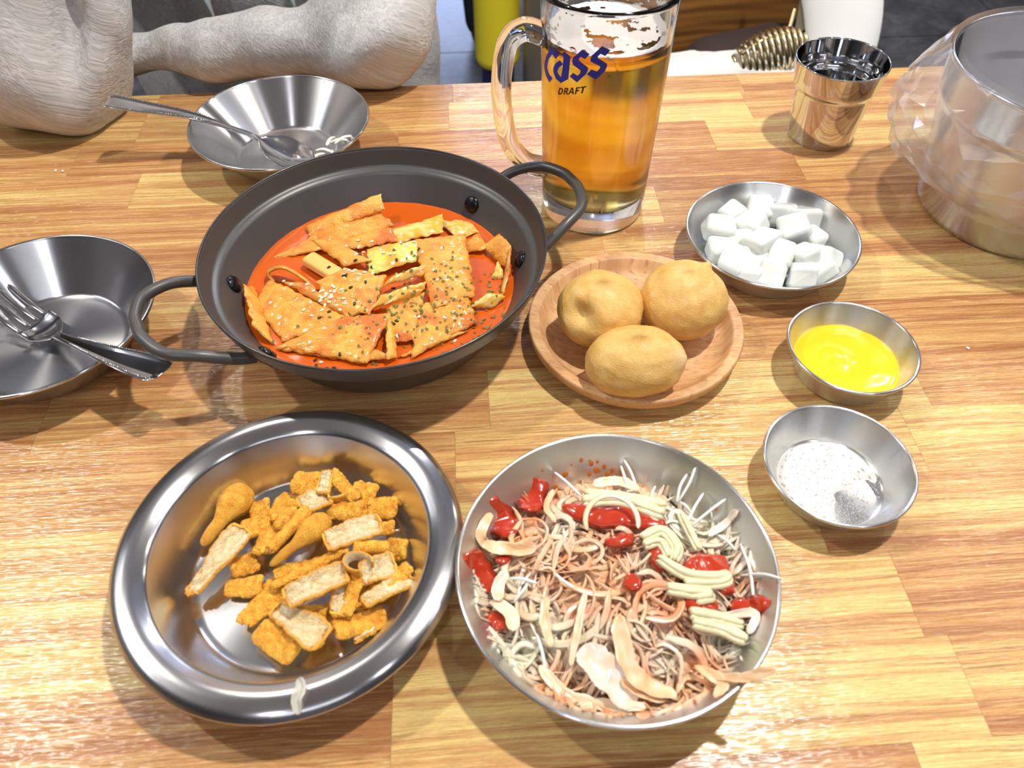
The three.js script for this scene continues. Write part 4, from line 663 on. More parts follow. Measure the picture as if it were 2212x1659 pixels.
// crumbs: found height by a ray from above
scene.updateMatrixWorld(true);
const ray = new THREE.Raycaster();
function topAt(x, z, list, def) { ray.set(V(x, T + 0.2, z), V(0, -1, 0)); const h = ray.intersectObjects(list, false)[0]; return h ? [h.point.y, h.face.normal.clone()] : [def, V(0, 1, 0)]; }
{
  const seedGeo = new THREE.SphereGeometry(0.0015, 10, 7).scale(1, 0.42, 0.58); { const p = seedGeo.attributes.position; for (let i = 0; i < p.count; i++) { const k = 1 - 0.22 * p.getX(i) / 0.0015; p.setY(i, p.getY(i) * k); p.setZ(i, p.getZ(i) * k); } seedGeo.computeVertexNormals(); }
  const white = std({ color: lin(0.86, 0.76, 0.56), roughness: 0.4 }), black = std({ color: lin(0.012, 0.012, 0.014), roughness: 0.35 });
  const put = (list, mat, name, label, group) => list.forEach(([x, z]) => {
    const r = Math.hypot(x - PAN.x, z - PAN.z); if (r > 0.084) return;
    const [y, n] = topAt(x, z, foodHit, T + BROTH), m = single(name, label, 'seed', seedGeo, mat, [x, y + 0.0003, z], group);
    if (n.y < 0) n.negate(); n.lerp(V(0, 1, 0), 0.35).normalize();
    m.quaternion.setFromUnitVectors(V(0, 1, 0), n).multiply(new THREE.Quaternion().setFromAxisAngle(V(0, 1, 0), rr(0, 6.28)));
  });
  put([[-0.0996,-0.3289],[-0.0929,-0.3179],[-0.1055,-0.3551],[-0.1003,-0.35],[-0.0681,-0.4203],[-0.07,-0.4036],[-0.077,-0.4055],[-0.0803,-0.4138],[-0.0542,-0.4018],[-0.0517,-0.402],[-0.0589,-0.4035],[-0.021,-0.4037],[-0.0392,-0.4116],[-0.0411,-0.3879],[-0.0653,-0.3933],[-0.0239,-0.3733],[-0.0263,-0.3823],[-0.0109,-0.3516],[-0.0112,-0.3392],[-0.0201,-0.3439],[-0.0483,-0.331],[-0.0355,-0.3446],[-0.0143,-0.3298],[-0.0278,-0.3274],[-0.0438,-0.409],[-0.1211,-0.3835],[-0.1161,-0.3791],[-0.1053,-0.377],[-0.1012,-0.3715],[-0.095,-0.371],[-0.0904,-0.3605],[-0.0815,-0.3617],[-0.0931,-0.3677],[-0.0834,-0.3531],[-0.0878,-0.3699],[-0.0944,-0.3541],[-0.0885,-0.3729],[-0.0902,-0.3697],[-0.0934,-0.3659],[-0.0934,-0.3599],[-0.0897,-0.3663],[-0.0859,-0.3578],[-0.1,-0.3651],[-0.0956,-0.3643],[-0.0975,-0.3633],[-0.0894,-0.3646],[-0.0961,-0.3656],[-0.0969,-0.3713],[-0.0881,-0.3692],[-0.081,-0.3581],[-0.102,-0.3621],[-0.0962,-0.3631],[-0.0897,-0.3745],[-0.0907,-0.3644],[-0.0832,-0.3693],[-0.0733,-0.391],[-0.0785,-0.3898],[-0.0691,-0.3805],[-0.0643,-0.3797],[-0.072,-0.379],[-0.0796,-0.3851],[-0.07,-0.3864],[-0.0756,-0.3845],[-0.0736,-0.3865],[-0.0772,-0.383],[-0.0764,-0.3898],[-0.0726,-0.3922],[-0.0831,-0.3929],[-0.0719,-0.3863],[-0.0819,-0.3919],[-0.0749,-0.3909],[-0.0826,-0.3811],[-0.0826,-0.3869],[-0.074,-0.4167],[-0.0737,-0.4062],[-0.0772,-0.4218],[-0.0842,-0.416],[-0.0757,-0.4126],[-0.0766,-0.4171],[-0.0611,-0.4074],[-0.0512,-0.4059],[-0.0515,-0.3929],[-0.0479,-0.4126],[-0.0337,-0.4005]], white, 'white_sesame_seed', 'white sesame seed sprinkled on the stew', 'white sesame seeds on the stew');
  put([[-0.0902,-0.4036],[-0.0773,-0.4099],[-0.0744,-0.405],[-0.077,-0.3991],[-0.0768,-0.396],[-0.0933,-0.3921],[-0.0626,-0.4132],[-0.0511,-0.4187],[-0.0237,-0.4199],[-0.036,-0.4041],[-0.0504,-0.3972],[-0.0532,-0.3893],[-0.0667,-0.3944],[-0.0624,-0.3794],[-0.053,-0.3794],[-0.0825,-0.3808],[-0.0809,-0.3804],[-0.0682,-0.3718],[-0.0773,-0.3691],[-0.0977,-0.3719],[-0.0747,-0.3567],[-0.0899,-0.353],[-0.0951,-0.3475],[-0.0486,-0.3412],[-0.0503,-0.3386],[-0.0814,-0.3193],[-0.0849,-0.3128],[-0.0955,-0.3152],[-0.0964,-0.3198],[-0.0888,-0.3127]], black, 'black_sesame_seed', 'black sesame seed sprinkled on the stew', 'black sesame seeds on the stew');
  const fl = new THREE.BufferGeometry(); fl.setAttribute('position', new THREE.Float32BufferAttribute([-0.0012, 0, 0.0003, 0.0003, 0.0004, 0.0007, 0.0013, 0, 0.0001, 0.0004, 0.0005, -0.0006, -0.0007, 0.0002, -0.0007], 3)); fl.setIndex([0, 1, 4, 1, 3, 4, 1, 2, 3]); fl.computeVertexNormals();
  const pts = [[-0.0247,-0.3594],[-0.0143,-0.3809],[-0.0213,-0.3871],[-0.0143,-0.3564],[-0.0181,-0.3659],[0.0062,-0.3886],[-0.0117,-0.3761],[-0.0259,-0.3879],[-0.0148,-0.3655],[-0.0203,-0.3714],[-0.007,-0.3669],[-0.0055,-0.3644],[-0.0099,-0.3456],[-0.008,-0.3694],[-0.0066,-0.385],[-0.0183,-0.3606],[-0.0084,-0.3493],[-0.0141,-0.3938],[0.0056,-0.3547],[-0.0259,-0.3529],[-0.0138,-0.3993],[-0.019,-0.3796],[0.0029,-0.3824],[-0.0173,-0.3761],[-0.0185,-0.3857],[-0.0125,-0.3562],[-0.0076,-0.3852],[-0.0269,-0.3709],[-0.0221,-0.3817],[-0.0323,-0.3455],[-0.0044,-0.3856],[-0.0054,-0.352],[-0.0403,-0.3817],[-0.0188,-0.3627],[-0.0158,-0.3753],[-0.0156,-0.3456],[0.0089,-0.3779],[-0.0246,-0.335],[-0.0251,-0.381],[-0.0143,-0.3647],[-0.0038,-0.3653],[-0.0239,-0.3651],[-0.0124,-0.3451],[-0.0144,-0.3919],[-0.0258,-0.3519],[-0.0201,-0.4044],[-0.0208,-0.3722],[-0.0014,-0.386],[-0.0077,-0.3598],[-0.0221,-0.3751],[0.0033,-0.3461],[-0.0056,-0.3663],[-0.0024,-0.373],[-0.0154,-0.3847],[-0.0145,-0.373],[0.0152,-0.3725],[-0.0016,-0.352],[-0.0168,-0.3552],[-0.0379,-0.372],[-0.0044,-0.408],[0.0007,-0.3608],[0.009,-0.3863],[0.0078,-0.3795],[0.016,-0.3669],[0.0086,-0.381],[0.0093,-0.3571],[0.0129,-0.3649],[0.01,-0.3887],[0.0044,-0.3653],[0.0119,-0.3837],[-0.0026,-0.3723],[0.0079,-0.3771],[0.0077,-0.3695],[0.0123,-0.3611],[0.017,-0.3565],[0.0172,-0.3763],[0.0098,-0.3668],[0.0077,-0.3663],[0.0204,-0.3818],[-0.0042,-0.3596],[0.0102,-0.3643],[-0.0009,-0.3531],[0.0165,-0.3738],[0.0076,-0.3715],[0.0093,-0.3762],[0.0009,-0.3584],[0.0101,-0.3718],[0.0127,-0.4022],[0.0149,-0.3764],[0.0081,-0.372],[-0.0376,-0.3291],[-0.0344,-0.3523],[-0.0363,-0.338],[-0.0157,-0.3468],[-0.0443,-0.3267],[-0.0387,-0.3246],[-0.026,-0.3489],[-0.0334,-0.3338],[-0.0139,-0.3413],[-0.0137,-0.3117],[-0.028,-0.3553],[-0.0391,-0.3595],[-0.0336,-0.3498],[-0.0421,-0.3335],[-0.0595,-0.3599],[-0.0001,-0.324],[-0.0187,-0.3328],[-0.0029,-0.3307],[-0.0243,-0.3562],[-0.0263,-0.3494],[-0.0345,-0.3497],[-0.0259,-0.3439],[-0.0139,-0.3568],[-0.0274,-0.3154],[-0.0249,-0.3236],[-0.0112,-0.3212],[-0.0156,-0.3577],[-0.0288,-0.3448],[-0.0453,-0.3471],[-0.0418,-0.3636],[-0.0226,-0.3398],[-0.0343,-0.353],[-0.0323,-0.3452],[-0.0305,-0.3405],[-0.0309,-0.3346],[-0.0187,-0.3342],[-0.0339,-0.3483],[-0.0197,-0.3416],[-0.0259,-0.3745],[-0.0596,-0.3373],[-0.0212,-0.3209],[-0.0161,-0.3358],[-0.0251,-0.359],[-0.0139,-0.3468],[-0.0189,-0.3363],[-0.0219,-0.3274],[-0.0316,-0.3451],[-0.0363,-0.3452],[-0.0039,-0.3428],[-0.0104,-0.3274],[-0.0162,-0.3281],[-0.0382,-0.3353],[-0.0047,-0.3474],[-0.0259,-0.3488],[-0.0212,-0.3539],[-0.0303,-0.3647],[-0.0623,-0.3396],[-0.0369,-0.3536],[-0.0417,-0.3652],[-0.0493,-0.3519],[-0.0374,-0.3485],[-0.0451,-0.3669],[-0.0488,-0.3471],[-0.0321,-0.3643],[-0.0517,-0.3455],[-0.0394,-0.3515],[-0.0612,-0.3668],[-0.0525,-0.3587],[-0.0641,-0.3461],[-0.0439,-0.3552],[-0.0597,-0.3622],[-0.0334,-0.3808],[-0.0438,-0.3518],[-0.0541,-0.3511],[-0.0502,-0.3457],[-0.0416,-0.3577],[-0.0261,-0.3489],[-0.0336,-0.3757],[-0.0536,-0.3508],[-0.0377,-0.361],[-0.0392,-0.3743],[-0.0453,-0.3759],[-0.0438,-0.367],[-0.0539,-0.3607],[-0.0281,-0.3729],[-0.053,-0.3479],[-0.0509,-0.3391],[-0.0448,-0.3596],[-0.0429,-0.3389],[-0.0402,-0.3539],[-0.0451,-0.3815],[-0.0557,-0.3429],[-0.0384,-0.3539],[-0.0406,-0.3676],[-0.0439,-0.3725],[-0.0433,-0.37],[-0.0493,-0.3553],[-0.0504,-0.3529],[-0.0423,-0.356],[-0.0335,-0.3795],[-0.0078,-0.3373],[0.0111,-0.326],[0.0102,-0.3345],[-0.0023,-0.3359],[0.0102,-0.3485],[-0.0022,-0.3423],[0.0079,-0.3632],[0.0051,-0.3392],[0.0032,-0.3391],[0.0085,-0.3482],[0.0079,-0.3426],[-0.0027,-0.3399],[0.0167,-0.3511],[-0.0078,-0.3543],[0.02,-0.3418],[0.0044,-0.3468],[-0.0021,-0.3567],[0.0059,-0.339],[-0.0104,-0.3498],[-0.0011,-0.3416],[0.0062,-0.3326],[0.0147,-0.3325],[0.0155,-0.3489],[0.0001,-0.3329],[0.0069,-0.3407],[-0.0103,-0.356],[0.0101,-0.3381],[0.0025,-0.3442],[-0.0087,-0.3392],[0.012,-0.3285],[-0.0677,-0.3528],[-0.0858,-0.3332],[-0.0391,-0.357],[-0.0633,-0.3481],[-0.0811,-0.39],[-0.0741,-0.3412],[-0.0944,-0.3644],[-0.1225,-0.3349],[-0.0597,-0.3485],[-0.0737,-0.3598],[-0.07,-0.3546],[-0.0727,-0.3506],[-0.065,-0.3271],[-0.093,-0.3476],[-0.0804,-0.3681],[-0.1082,-0.3436],[-0.0864,-0.3626],[-0.0612,-0.366],[-0.0682,-0.351],[-0.0542,-0.3341],[-0.0824,-0.3375],[-0.0701,-0.3482],[-0.0715,-0.3387],[-0.0891,-0.3475],[-0.0484,-0.3528],[-0.0337,-0.3587],[-0.0653,-0.357],[-0.0805,-0.3678],[-0.0779,-0.3514],[-0.0814,-0.3379],[-0.0429,-0.3717],[-0.0541,-0.3461],[-0.0625,-0.3145],[-0.0477,-0.3435],[-0.0672,-0.3836],[-0.0404,-0.3938],[-0.0461,-0.3836],[-0.0379,-0.36],[-0.0379,-0.3688],[-0.05,-0.3795],[-0.0406,-0.4027],[-0.0276,-0.3925],[-0.0597,-0.3661],[-0.0268,-0.3923],[-0.0526,-0.3487],[-0.0475,-0.4103],[-0.0531,-0.3614],[-0.0411,-0.3753],[-0.0356,-0.3758],[-0.0519,-0.4055],[-0.0438,-0.3987],[-0.0478,-0.3638],[-0.0425,-0.3838],[-0.047,-0.376],[-0.039,-0.401],[-0.0604,-0.3137],[-0.0556,-0.3335],[-0.0708,-0.3455],[-0.0701,-0.3152],[-0.064,-0.3348],[-0.0688,-0.329],[-0.0642,-0.3307],[-0.0703,-0.323],[-0.0476,-0.3313],[-0.0678,-0.3184],[-0.078,-0.3336],[-0.0666,-0.3266],[-0.0661,-0.3352],[-0.0603,-0.3374],[-0.0817,-0.346],[0.0292,-0.3783],[0.0279,-0.367],[0.0287,-0.3709],[0.0265,-0.3698],[0.0268,-0.3763],[0.0297,-0.3742],[0.0301,-0.3676],[0.0265,-0.3682],[0.0298,-0.3765],[0.0262,-0.3752],[0.0275,-0.3683],[0.0277,-0.3736],[0.0261,-0.3647],[0.0291,-0.3694]].filter(([x, z]) => Math.hypot(x - PAN.x, z - PAN.z) < 0.087), im = new THREE.InstancedMesh(fl, std({ color: 0xffffff, roughness: 0.7, side: THREE.DoubleSide }), pts.length);
  im.name = 'parsley_flakes'; im.userData = { label: 'dried green parsley flakes scattered over the stew', category: 'herbs', kind: 'stuff' };
  pts.forEach(([x, z], i) => { const [y, n] = topAt(x, z, foodHit, T + BROTH); if (n.y < 0) n.negate(); const q = new THREE.Quaternion().setFromUnitVectors(V(0, 1, 0), n.lerp(V(rr(-0.5, 0.5), 1, rr(-0.5, 0.5)), 0.5).normalize()).multiply(new THREE.Quaternion().setFromAxisAngle(V(0, 1, 0), rr(0, 6.28))), s = rr(0.55, 1.25); im.setMatrixAt(i, new THREE.Matrix4().compose(V(x, y + 0.0004, z), q, V(s, s, s))); const g = rr(0.6, 1.25); im.setColorAt(i, lin(0.13 * g, 0.17 * g, 0.03 * g)); });
  scene.add(im);
}

// ---------- corn snacks ----------
{
  const chipMat = phys({ vertexColors: true, roughness: 0.58, bumpMap: bubbly, bumpScale: 0.0006, specularIntensity: 0.7 });
  const orange = (k) => (u, v, p) => { const n = 0.5 + 0.5 * nz(p.x * 260 + k, p.y * 260, p.z * 260) + 0.35 * nz(p.x * 800, p.y * 800 + k, p.z * 800); return mixC([0.72, 0.22, 0.01], [0.95, 0.53, 0.065], clamp(n + 0.12 + 0.3 * nz(p.x * 1700, p.y * 1700, p.z * 1700))); };
  const pale = (k) => (u, v, p) => { const e = Math.max(Math.abs(u - 0.5), Math.abs(v - 0.5)) * 2, n = 0.5 + 0.6 * nz(p.x * 420 + k, p.y * 420, p.z * 420) + 0.25 * nz(p.x * 120, k, p.z * 120); return mixC(mixC([0.72, 0.44, 0.14], [0.93, 0.8, 0.5], clamp(n + 0.15)), [0.74, 0.34, 0.05], smooth(0.8, 1, e)); };
  const bump = (p, k, a = 1) => { const d = a * (0.0009 * nz(p[0] * 300 + k, p[1] * 300, p[2] * 300) + 0.0006 * Math.abs(nz(p[0] * 620, p[1] * 620 + k, p[2] * 620))); p[1] += d; return p; };
  const names = { D: 'puffed drumstick-shaped orange corn snack', P: 'corn snack lying with its pale hollow side up', O: 'domed orange corn snack with its browned side up', R: 'narrow corn snack rolled into a tube', C: 'corn snack curled into a pale ring' };
  [["D",-0.144,-0.2079,-0.1279,-0.2414,0.0076,0.0184,0.01],["P",-0.1432,-0.1816,-0.1228,-0.2132,0.0073,0.0132,0.013],["O",-0.1132,-0.2004,-0.1043,-0.2371,0.0117,0.0159,0.009],["O",-0.125,-0.2159,-0.1139,-0.2215,0.0117,0.0124,0.01],["O",-0.124,-0.2289,-0.1152,-0.2307,0.0092,0.0106,0.007],["O",-0.1278,-0.1956,-0.1172,-0.2,0.0101,0.0107,0.006],["O",-0.1294,-0.1858,-0.1126,-0.1857,0.0085,0.0111,0.007],["O",-0.117,-0.1663,-0.1036,-0.1857,0.0106,0.0135,0.008],["R",-0.1069,-0.1987,-0.0918,-0.2194,0.0064,0.0064,0.018],["D",-0.1064,-0.1908,-0.0805,-0.2149,0.0056,0.0143,0.017],["P",-0.0947,-0.2225,-0.083,-0.2299,0.0132,0.0139,0.014],["O",-0.1016,-0.2412,-0.0888,-0.2399,0.0135,0.0135,0.014],["P",-0.0874,-0.2378,-0.0814,-0.237,0.0134,0.0134,0.015],["O",-0.0812,-0.2434,-0.0685,-0.2282,0.007,0.0063,0.015],["C",-0.0849,-0.2313,-0.0724,-0.2321,0.0077,0.0077,0.012],["O",-0.0692,-0.2361,-0.0591,-0.232,0.0092,0.0106,0.012],["O",-0.0607,-0.2231,-0.0476,-0.2238,0.0104,0.0118,0.012],["O",-0.0813,-0.2238,-0.0653,-0.2211,0.0104,0.0111,0.013],["P",-0.0798,-0.1996,-0.0553,-0.2101,0.0133,0.014,0.017],["O",-0.0571,-0.2119,-0.049,-0.2129,0.0062,0.0069,0.009],["O",-0.0524,-0.2025,-0.0428,-0.201,0.0115,0.0115,0.006],["R",-0.066,-0.1974,-0.0503,-0.1974,0.0069,0.0069,0.016],["C",-0.0698,-0.1903,-0.0565,-0.1844,0.011,0.011,0.018],["P",-0.0624,-0.1846,-0.047,-0.1886,0.0124,0.0131,0.013],["O",-0.1035,-0.1889,-0.0735,-0.196,0.0073,0.0093,0.01],["O",-0.105,-0.1818,-0.0717,-0.1961,0.0039,0.0046,0.015],["P",-0.0957,-0.1712,-0.0696,-0.1832,0.012,0.0127,0.018],["P",-0.0726,-0.1644,-0.0701,-0.1821,0.0083,0.0102,0.012],["O",-0.0687,-0.1645,-0.0648,-0.1816,0.0057,0.007,0.015],["P",-0.0602,-0.1692,-0.039,-0.1809,0.0077,0.0096,0.013],["O",-0.0491,-0.1782,-0.04,-0.1868,0.0058,0.0071,0.014],["O",-0.0645,-0.1812,-0.0568,-0.1821,0.0072,0.0072,0.006],["O",-0.09,-0.1693,-0.0751,-0.1689,0.0077,0.0102,0.007],["P",-0.1026,-0.1709,-0.0792,-0.153,0.01,0.015,0.011],["O",-0.1084,-0.1623,-0.0908,-0.1495,0.0143,0.0137,0.009],["O",-0.0736,-0.1586,-0.0521,-0.1651,0.0104,0.0107,0.009],["P",-0.0651,-0.1554,-0.0557,-0.1594,0.0044,0.005,0.006],["O",-0.0653,-0.1706,-0.0603,-0.173,0.0052,0.0052,0.005],["O",-0.1082,-0.2163,-0.098,-0.2219,0.0082,0.0096,0.014],["O",-0.0661,-0.2176,-0.0619,-0.2287,0.0077,0.0077,0.011]].forEach(([ty, ax, az, bx, bz, w0, w1, h], i) => {
    const L = Math.hypot(bx - ax, bz - az), k = i * 5.17, turn = -Math.atan2(bz - az, bx - ax), tilt = (ty === 'P' || ty === 'O' ? 1 : 0.4) * 0.16 * Math.sin(i * 2.3);
    const wid = (u) => lerp(w0, w1, smooth(0.15, 0.75, u)) / 2, round = (u, q = 5) => Math.pow(Math.max(0, 1 - Math.pow(Math.abs(2 * u - 1), q)), 1 / q), rag = (u, v) => 1.06 + 0.14 * nz(u * 5 + k, v * 3, 2) + 0.09 * nz(u * 16, v * 9 + k, 4);
    let g;
    if (ty === 'D') {
      const n = 44, m = 22; const pos = [], col = [], ix = [], c = orange(k);
      for (let a = 0; a <= n; a++) for (let b = 0; b < m; b++) { const u = a / n, r = lerp(w0, w1, smooth(0.35, 0.75, u)) / 2 * Math.pow(Math.max(0, 1 - Math.pow(Math.abs(2 * u - 1), 4)), 0.42), t = b / m * 6.28318, f = r * (1 + 0.09 * nz(u * 5 + k, Math.cos(t) * 1.3, Math.sin(t) * 1.3) + 0.05 * nz(u * 22, Math.cos(t) * 4 + k, Math.sin(t) * 4)); const p = V((u - 0.5) * L * 1.04, Math.sin(t) * f * 0.8, Math.cos(t) * f); pos.push(p.x, p.y, p.z); col.push(...c(u, 0, p)); }
      for (let a = 0; a < n; a++) for (let b = 0; b < m; b++) { const p = a * m + b, q = a * m + (b + 1) % m; ix.push(p, p + m, q + m, p, q + m, q); }
      g = new THREE.BufferGeometry(); g.setAttribute('position', new THREE.Float32BufferAttribute(pos, 3)); g.setAttribute('color', new THREE.Float32BufferAttribute(col, 3)); g.setAttribute('uv', new THREE.Float32BufferAttribute(Array.from({ length: pos.length / 3 }, (_, j) => [Math.floor(j / m) / n * L * 60, (j % m) / m]).flat(), 2)); g.setIndex(ix); g.computeVertexNormals();
    } else if (ty === 'R' || ty === 'C') {
      const arc = ty === 'R' ? 5.4 : 4.9, r = ty === 'R' ? w0 / 2 * 0.85 : L / 2;
      g = sheet(ty === 'R' ? 24 : 40, ty === 'R' ? 24 : 8, ty === 'R'
        ? (u, v) => { const t = -1.2 + v * arc, q = r * (1 + 0.12 * Math.sin(u * 4 + k) - 0.06 * v); return bump([(u - 0.5) * L * rag(v, u), -Math.cos(t) * q, Math.sin(t) * q], k); }
        : (u, v) => { const t = 0.4 + k + u * arc, q = r * (1 - 0.12 * u + 0.15 * (v - 0.5)); return bump([Math.cos(t) * q, (v - 0.5) * w0 * 0.62 + 0.002 * Math.sin(t), Math.sin(t) * q * 0.8], k); }, 0.0016, ty === 'R' ? pale(k) : orange(k), ty === 'R' ? orange(k) : pale(k));
    } else {
      const s = ty === 'P' ? 1 : -1, cv = (ty === 'P' ? 0.42 : 0.5) + 0.1 * Math.sin(k);
      g = sheet(44, 24, (u, v) => { const w = wid(u) * round(u, 7) * rag(u, v), q = (v - 0.5) * 2; return bump([(u - 0.5) * L * (1.06 + 0.16 * nz(v * 3 + k, u > 0.5 ? 2 : 7, 3) + 0.05 * nz(v * 12, k, 5)), s * cv * wid(u) * (Math.pow(Math.abs(q), 2.2) - 0.35) + s * 0.0012 * Math.sin(u * 3.1), q * w * 0.97], k); }, 0.0021, s > 0 ? pale(k) : orange(k), s > 0 ? orange(k) : pale(k));
    }
    const uv = g.attributes.uv; if (ty !== 'D') for (let j = 0; j < uv.count; j++) uv.setXY(j, uv.getX(j) * L * 45, uv.getY(j) * (w0 + w1) * 22);
    const m = single('corn_snack', (L > 0.034 ? 'long ' : Math.abs(L - (w0 + w1) / 2) < 0.004 ? 'squarish ' : L < 0.012 ? 'tiny ' : 'short ') + (w1 > w0 * 1.2 ? 'flared ' : '') + names[ty] + ' in the polished steel bowl', 'snack', g, chipMat, [(ax + bx) / 2, T + h, (az + bz) / 2], 'corn snacks in the wide-rimmed bowl');
    m.rotation.order = 'YXZ'; m.rotation.set(0.12 * Math.sin(i * 1.7), turn, tilt);
    m.updateMatrixWorld(); const bb = new THREE.Box3().setFromObject(m); if (bb.min.y < T + 0.0016) m.position.y += T + 0.0016 - bb.min.y;
  });
}

// ---------- fried cheese balls ----------
{
  const ballMat = phys({ vertexColors: true, roughness: 0.5, bumpMap: bubbly, bumpScale: 0.00016, specularIntensity: 0.8, clearcoat: 0.12, clearcoatRoughness: 0.3 });
  const B = [[0.0749,0.029,-0.3443],[0.1267,0.029,-0.349],[0.0894,0.026,-0.3019]];
  const spec = [
    { r: [0.0262, 0.0225, 0.0255], label: 'round fried cheese ball with a deep dimple on the wooden plate', dents: [[-0.62, 0.5, 0.62, 0.32, 0.3], [0.35, 0.9, -0.1, 0.3, 0.06]] },
    { r: [0.0268, 0.0228, 0.0262], label: 'round fried cheese ball with a small crust tip on the wooden plate', dents: [[0.1, 0.6, 0.8, 0.5, 0.05]] },
    { r: [0.0292, 0.0205, 0.022], label: 'oval fried cheese ball with a pale blister on the wooden plate', dents: [[-0.1, 1, -0.4, 0.35, 0.08]] },
  ];
  B.forEach(([x, y, z], i) => {
    const s = spec[i], g = new THREE.SphereGeometry(1, 72, 48), p = g.attributes.position, col = [];
    for (let j = 0; j < p.count; j++) {
      const d = V(p.getX(j), p.getY(j), p.getZ(j)).normalize();
      let f = 1 + 0.045 * nz(d.x * 1.6 + i * 9, d.y * 1.6, d.z * 1.6) + 0.02 * nz(d.x * 4, d.y * 4 + i * 7, d.z * 4) + 0.008 * nz(d.x * 12, d.y * 12, d.z * 12) + 0.004 * nz(d.x * 34, d.y * 34, d.z * 34 + i);
      for (const [dx, dy, dz, w, a] of s.dents) { const c = d.dot(V(dx, dy, dz).normalize()); f -= a * Math.exp(-(1 - c) / (w * w * 0.5)); }
      if (i === 1) { const c = d.dot(V(0.55, 0.72, -0.42).normalize()); f += 0.13 * Math.exp(-(1 - c) / 0.004); }
      const blister = i === 2 ? Math.exp(-(1 - d.dot(V(0.85, 0.45, 0.35).normalize())) / 0.05) : 0; f += 0.03 * blister;
      p.setXYZ(j, d.x * s.r[0] * f, d.y * s.r[1] * f, d.z * s.r[2] * f);
      const n = 0.5 + 0.45 * nz(d.x * 3 + i * 4, d.y * 3, d.z * 3) + 0.3 * nz(d.x * 16, d.y * 16, d.z * 16 + i) + 0.22 * nz(d.x * 40, d.y * 40, d.z * 40);
      let c = mixC([0.64, 0.33, 0.065], [0.84, 0.57, 0.2], clamp(n)); c = mixC(c, [0.8, 0.6, 0.34], 0.75 * clamp(blister) + 0.35 * smooth(0.35, 0.7, nz(d.x * 5 + 3, d.y * 5 + i, d.z * 5)));
      col.push(...c);
    }
    g.setAttribute('color', new THREE.Float32BufferAttribute(col, 3)); const uv = g.attributes.uv; for (let j = 0; j < uv.count; j++) uv.setXY(j, uv.getX(j) * 4, uv.getY(j) * 2);
    g.computeVertexNormals(); g.computeBoundingBox();
    single('cheese_ball', s.label, 'cheese ball', g, ballMat, [x, T + 0.0064 - g.boundingBox.min.y, z], 'fried cheese balls on the wooden plate');
  });
}

// ---------- pickled radish ----------
{
  const bowl = BOWLS.radish, mat = phys({ color: lin(0.76, 0.79, 0.74), roughness: 0.22, clearcoat: 0.5, clearcoatRoughness: 0.1 });
  const liquid = lathe([[0, 0.0065], [0.0462, 0.0065], [0.0462, 0.0062], [0.0438, 0.0025], [0.043, 0.0022], [0, 0.0022]], 64);
  single('pickle_brine', 'clear brine pooled under the radish cubes', 'brine', liquid, phys({ color: 0xffffff, transmission: 1, thickness: 0.005, ior: 1.33, roughness: 0.02 }), [bowl.x, T, bowl.z]);
  [[0.1678,0.02,-0.4292],[0.1868,0.0135,-0.4508],[0.2079,0.0135,-0.4561],[0.2219,0.0135,-0.4483],[0.1939,0.02,-0.4306],[0.1824,0.0135,-0.4226],[0.2364,0.0135,-0.4427],[0.1679,0.0135,-0.4132],[0.222,0.02,-0.4243],[0.2343,0.0135,-0.421],[0.1948,0.02,-0.4094],[0.2043,0.02,-0.3966],[0.1736,0.0135,-0.3985],[0.1894,0.0135,-0.3984],[0.2197,0.02,-0.3955],[0.2382,0.0135,-0.4],[0.1955,0.0135,-0.3852],[0.2178,0.0135,-0.3856],[0.2308,0.0135,-0.3876],[0.178,0.0135,-0.3855]].forEach(([x, y, z], i) => {
    const rad = Math.hypot(x - bowl.x, z - bowl.z), most = y > 0.016 ? 0.036 : 0.0375; if (rad > most) { x = bowl.x + (x - bowl.x) * most / rad; z = bowl.z + (z - bowl.z) * most / rad; }
    const s = rr(0.0172, 0.0205), g = new RoundedBoxGeometry(s * rr(0.92, 1.15), s * rr(0.75, 0.95), s * rr(0.92, 1.12), 5, 0.0042), p = g.attributes.position;
    for (let j = 0; j < p.count; j++) { const X = p.getX(j), Y = p.getY(j), Z = p.getZ(j), f = 1 + 0.2 * nz(X * 60 + i * 3, Y * 60, Z * 60); p.setXYZ(j, X * f + 0.12 * Y * Math.sin(i * 3.1), Y * f, Z * f + 0.1 * Y * Math.cos(i * 1.9)); }
    g.computeVertexNormals();
    const m = single('radish_cube', 'white translucent pickled radish cube in the steel bowl', 'radish', g, mat, [x, T + y, z], 'pickled radish cubes'); m.rotation.set(rr(-0.5, 0.5), rr(0, 1.57), rr(-0.5, 0.5));
  });
}
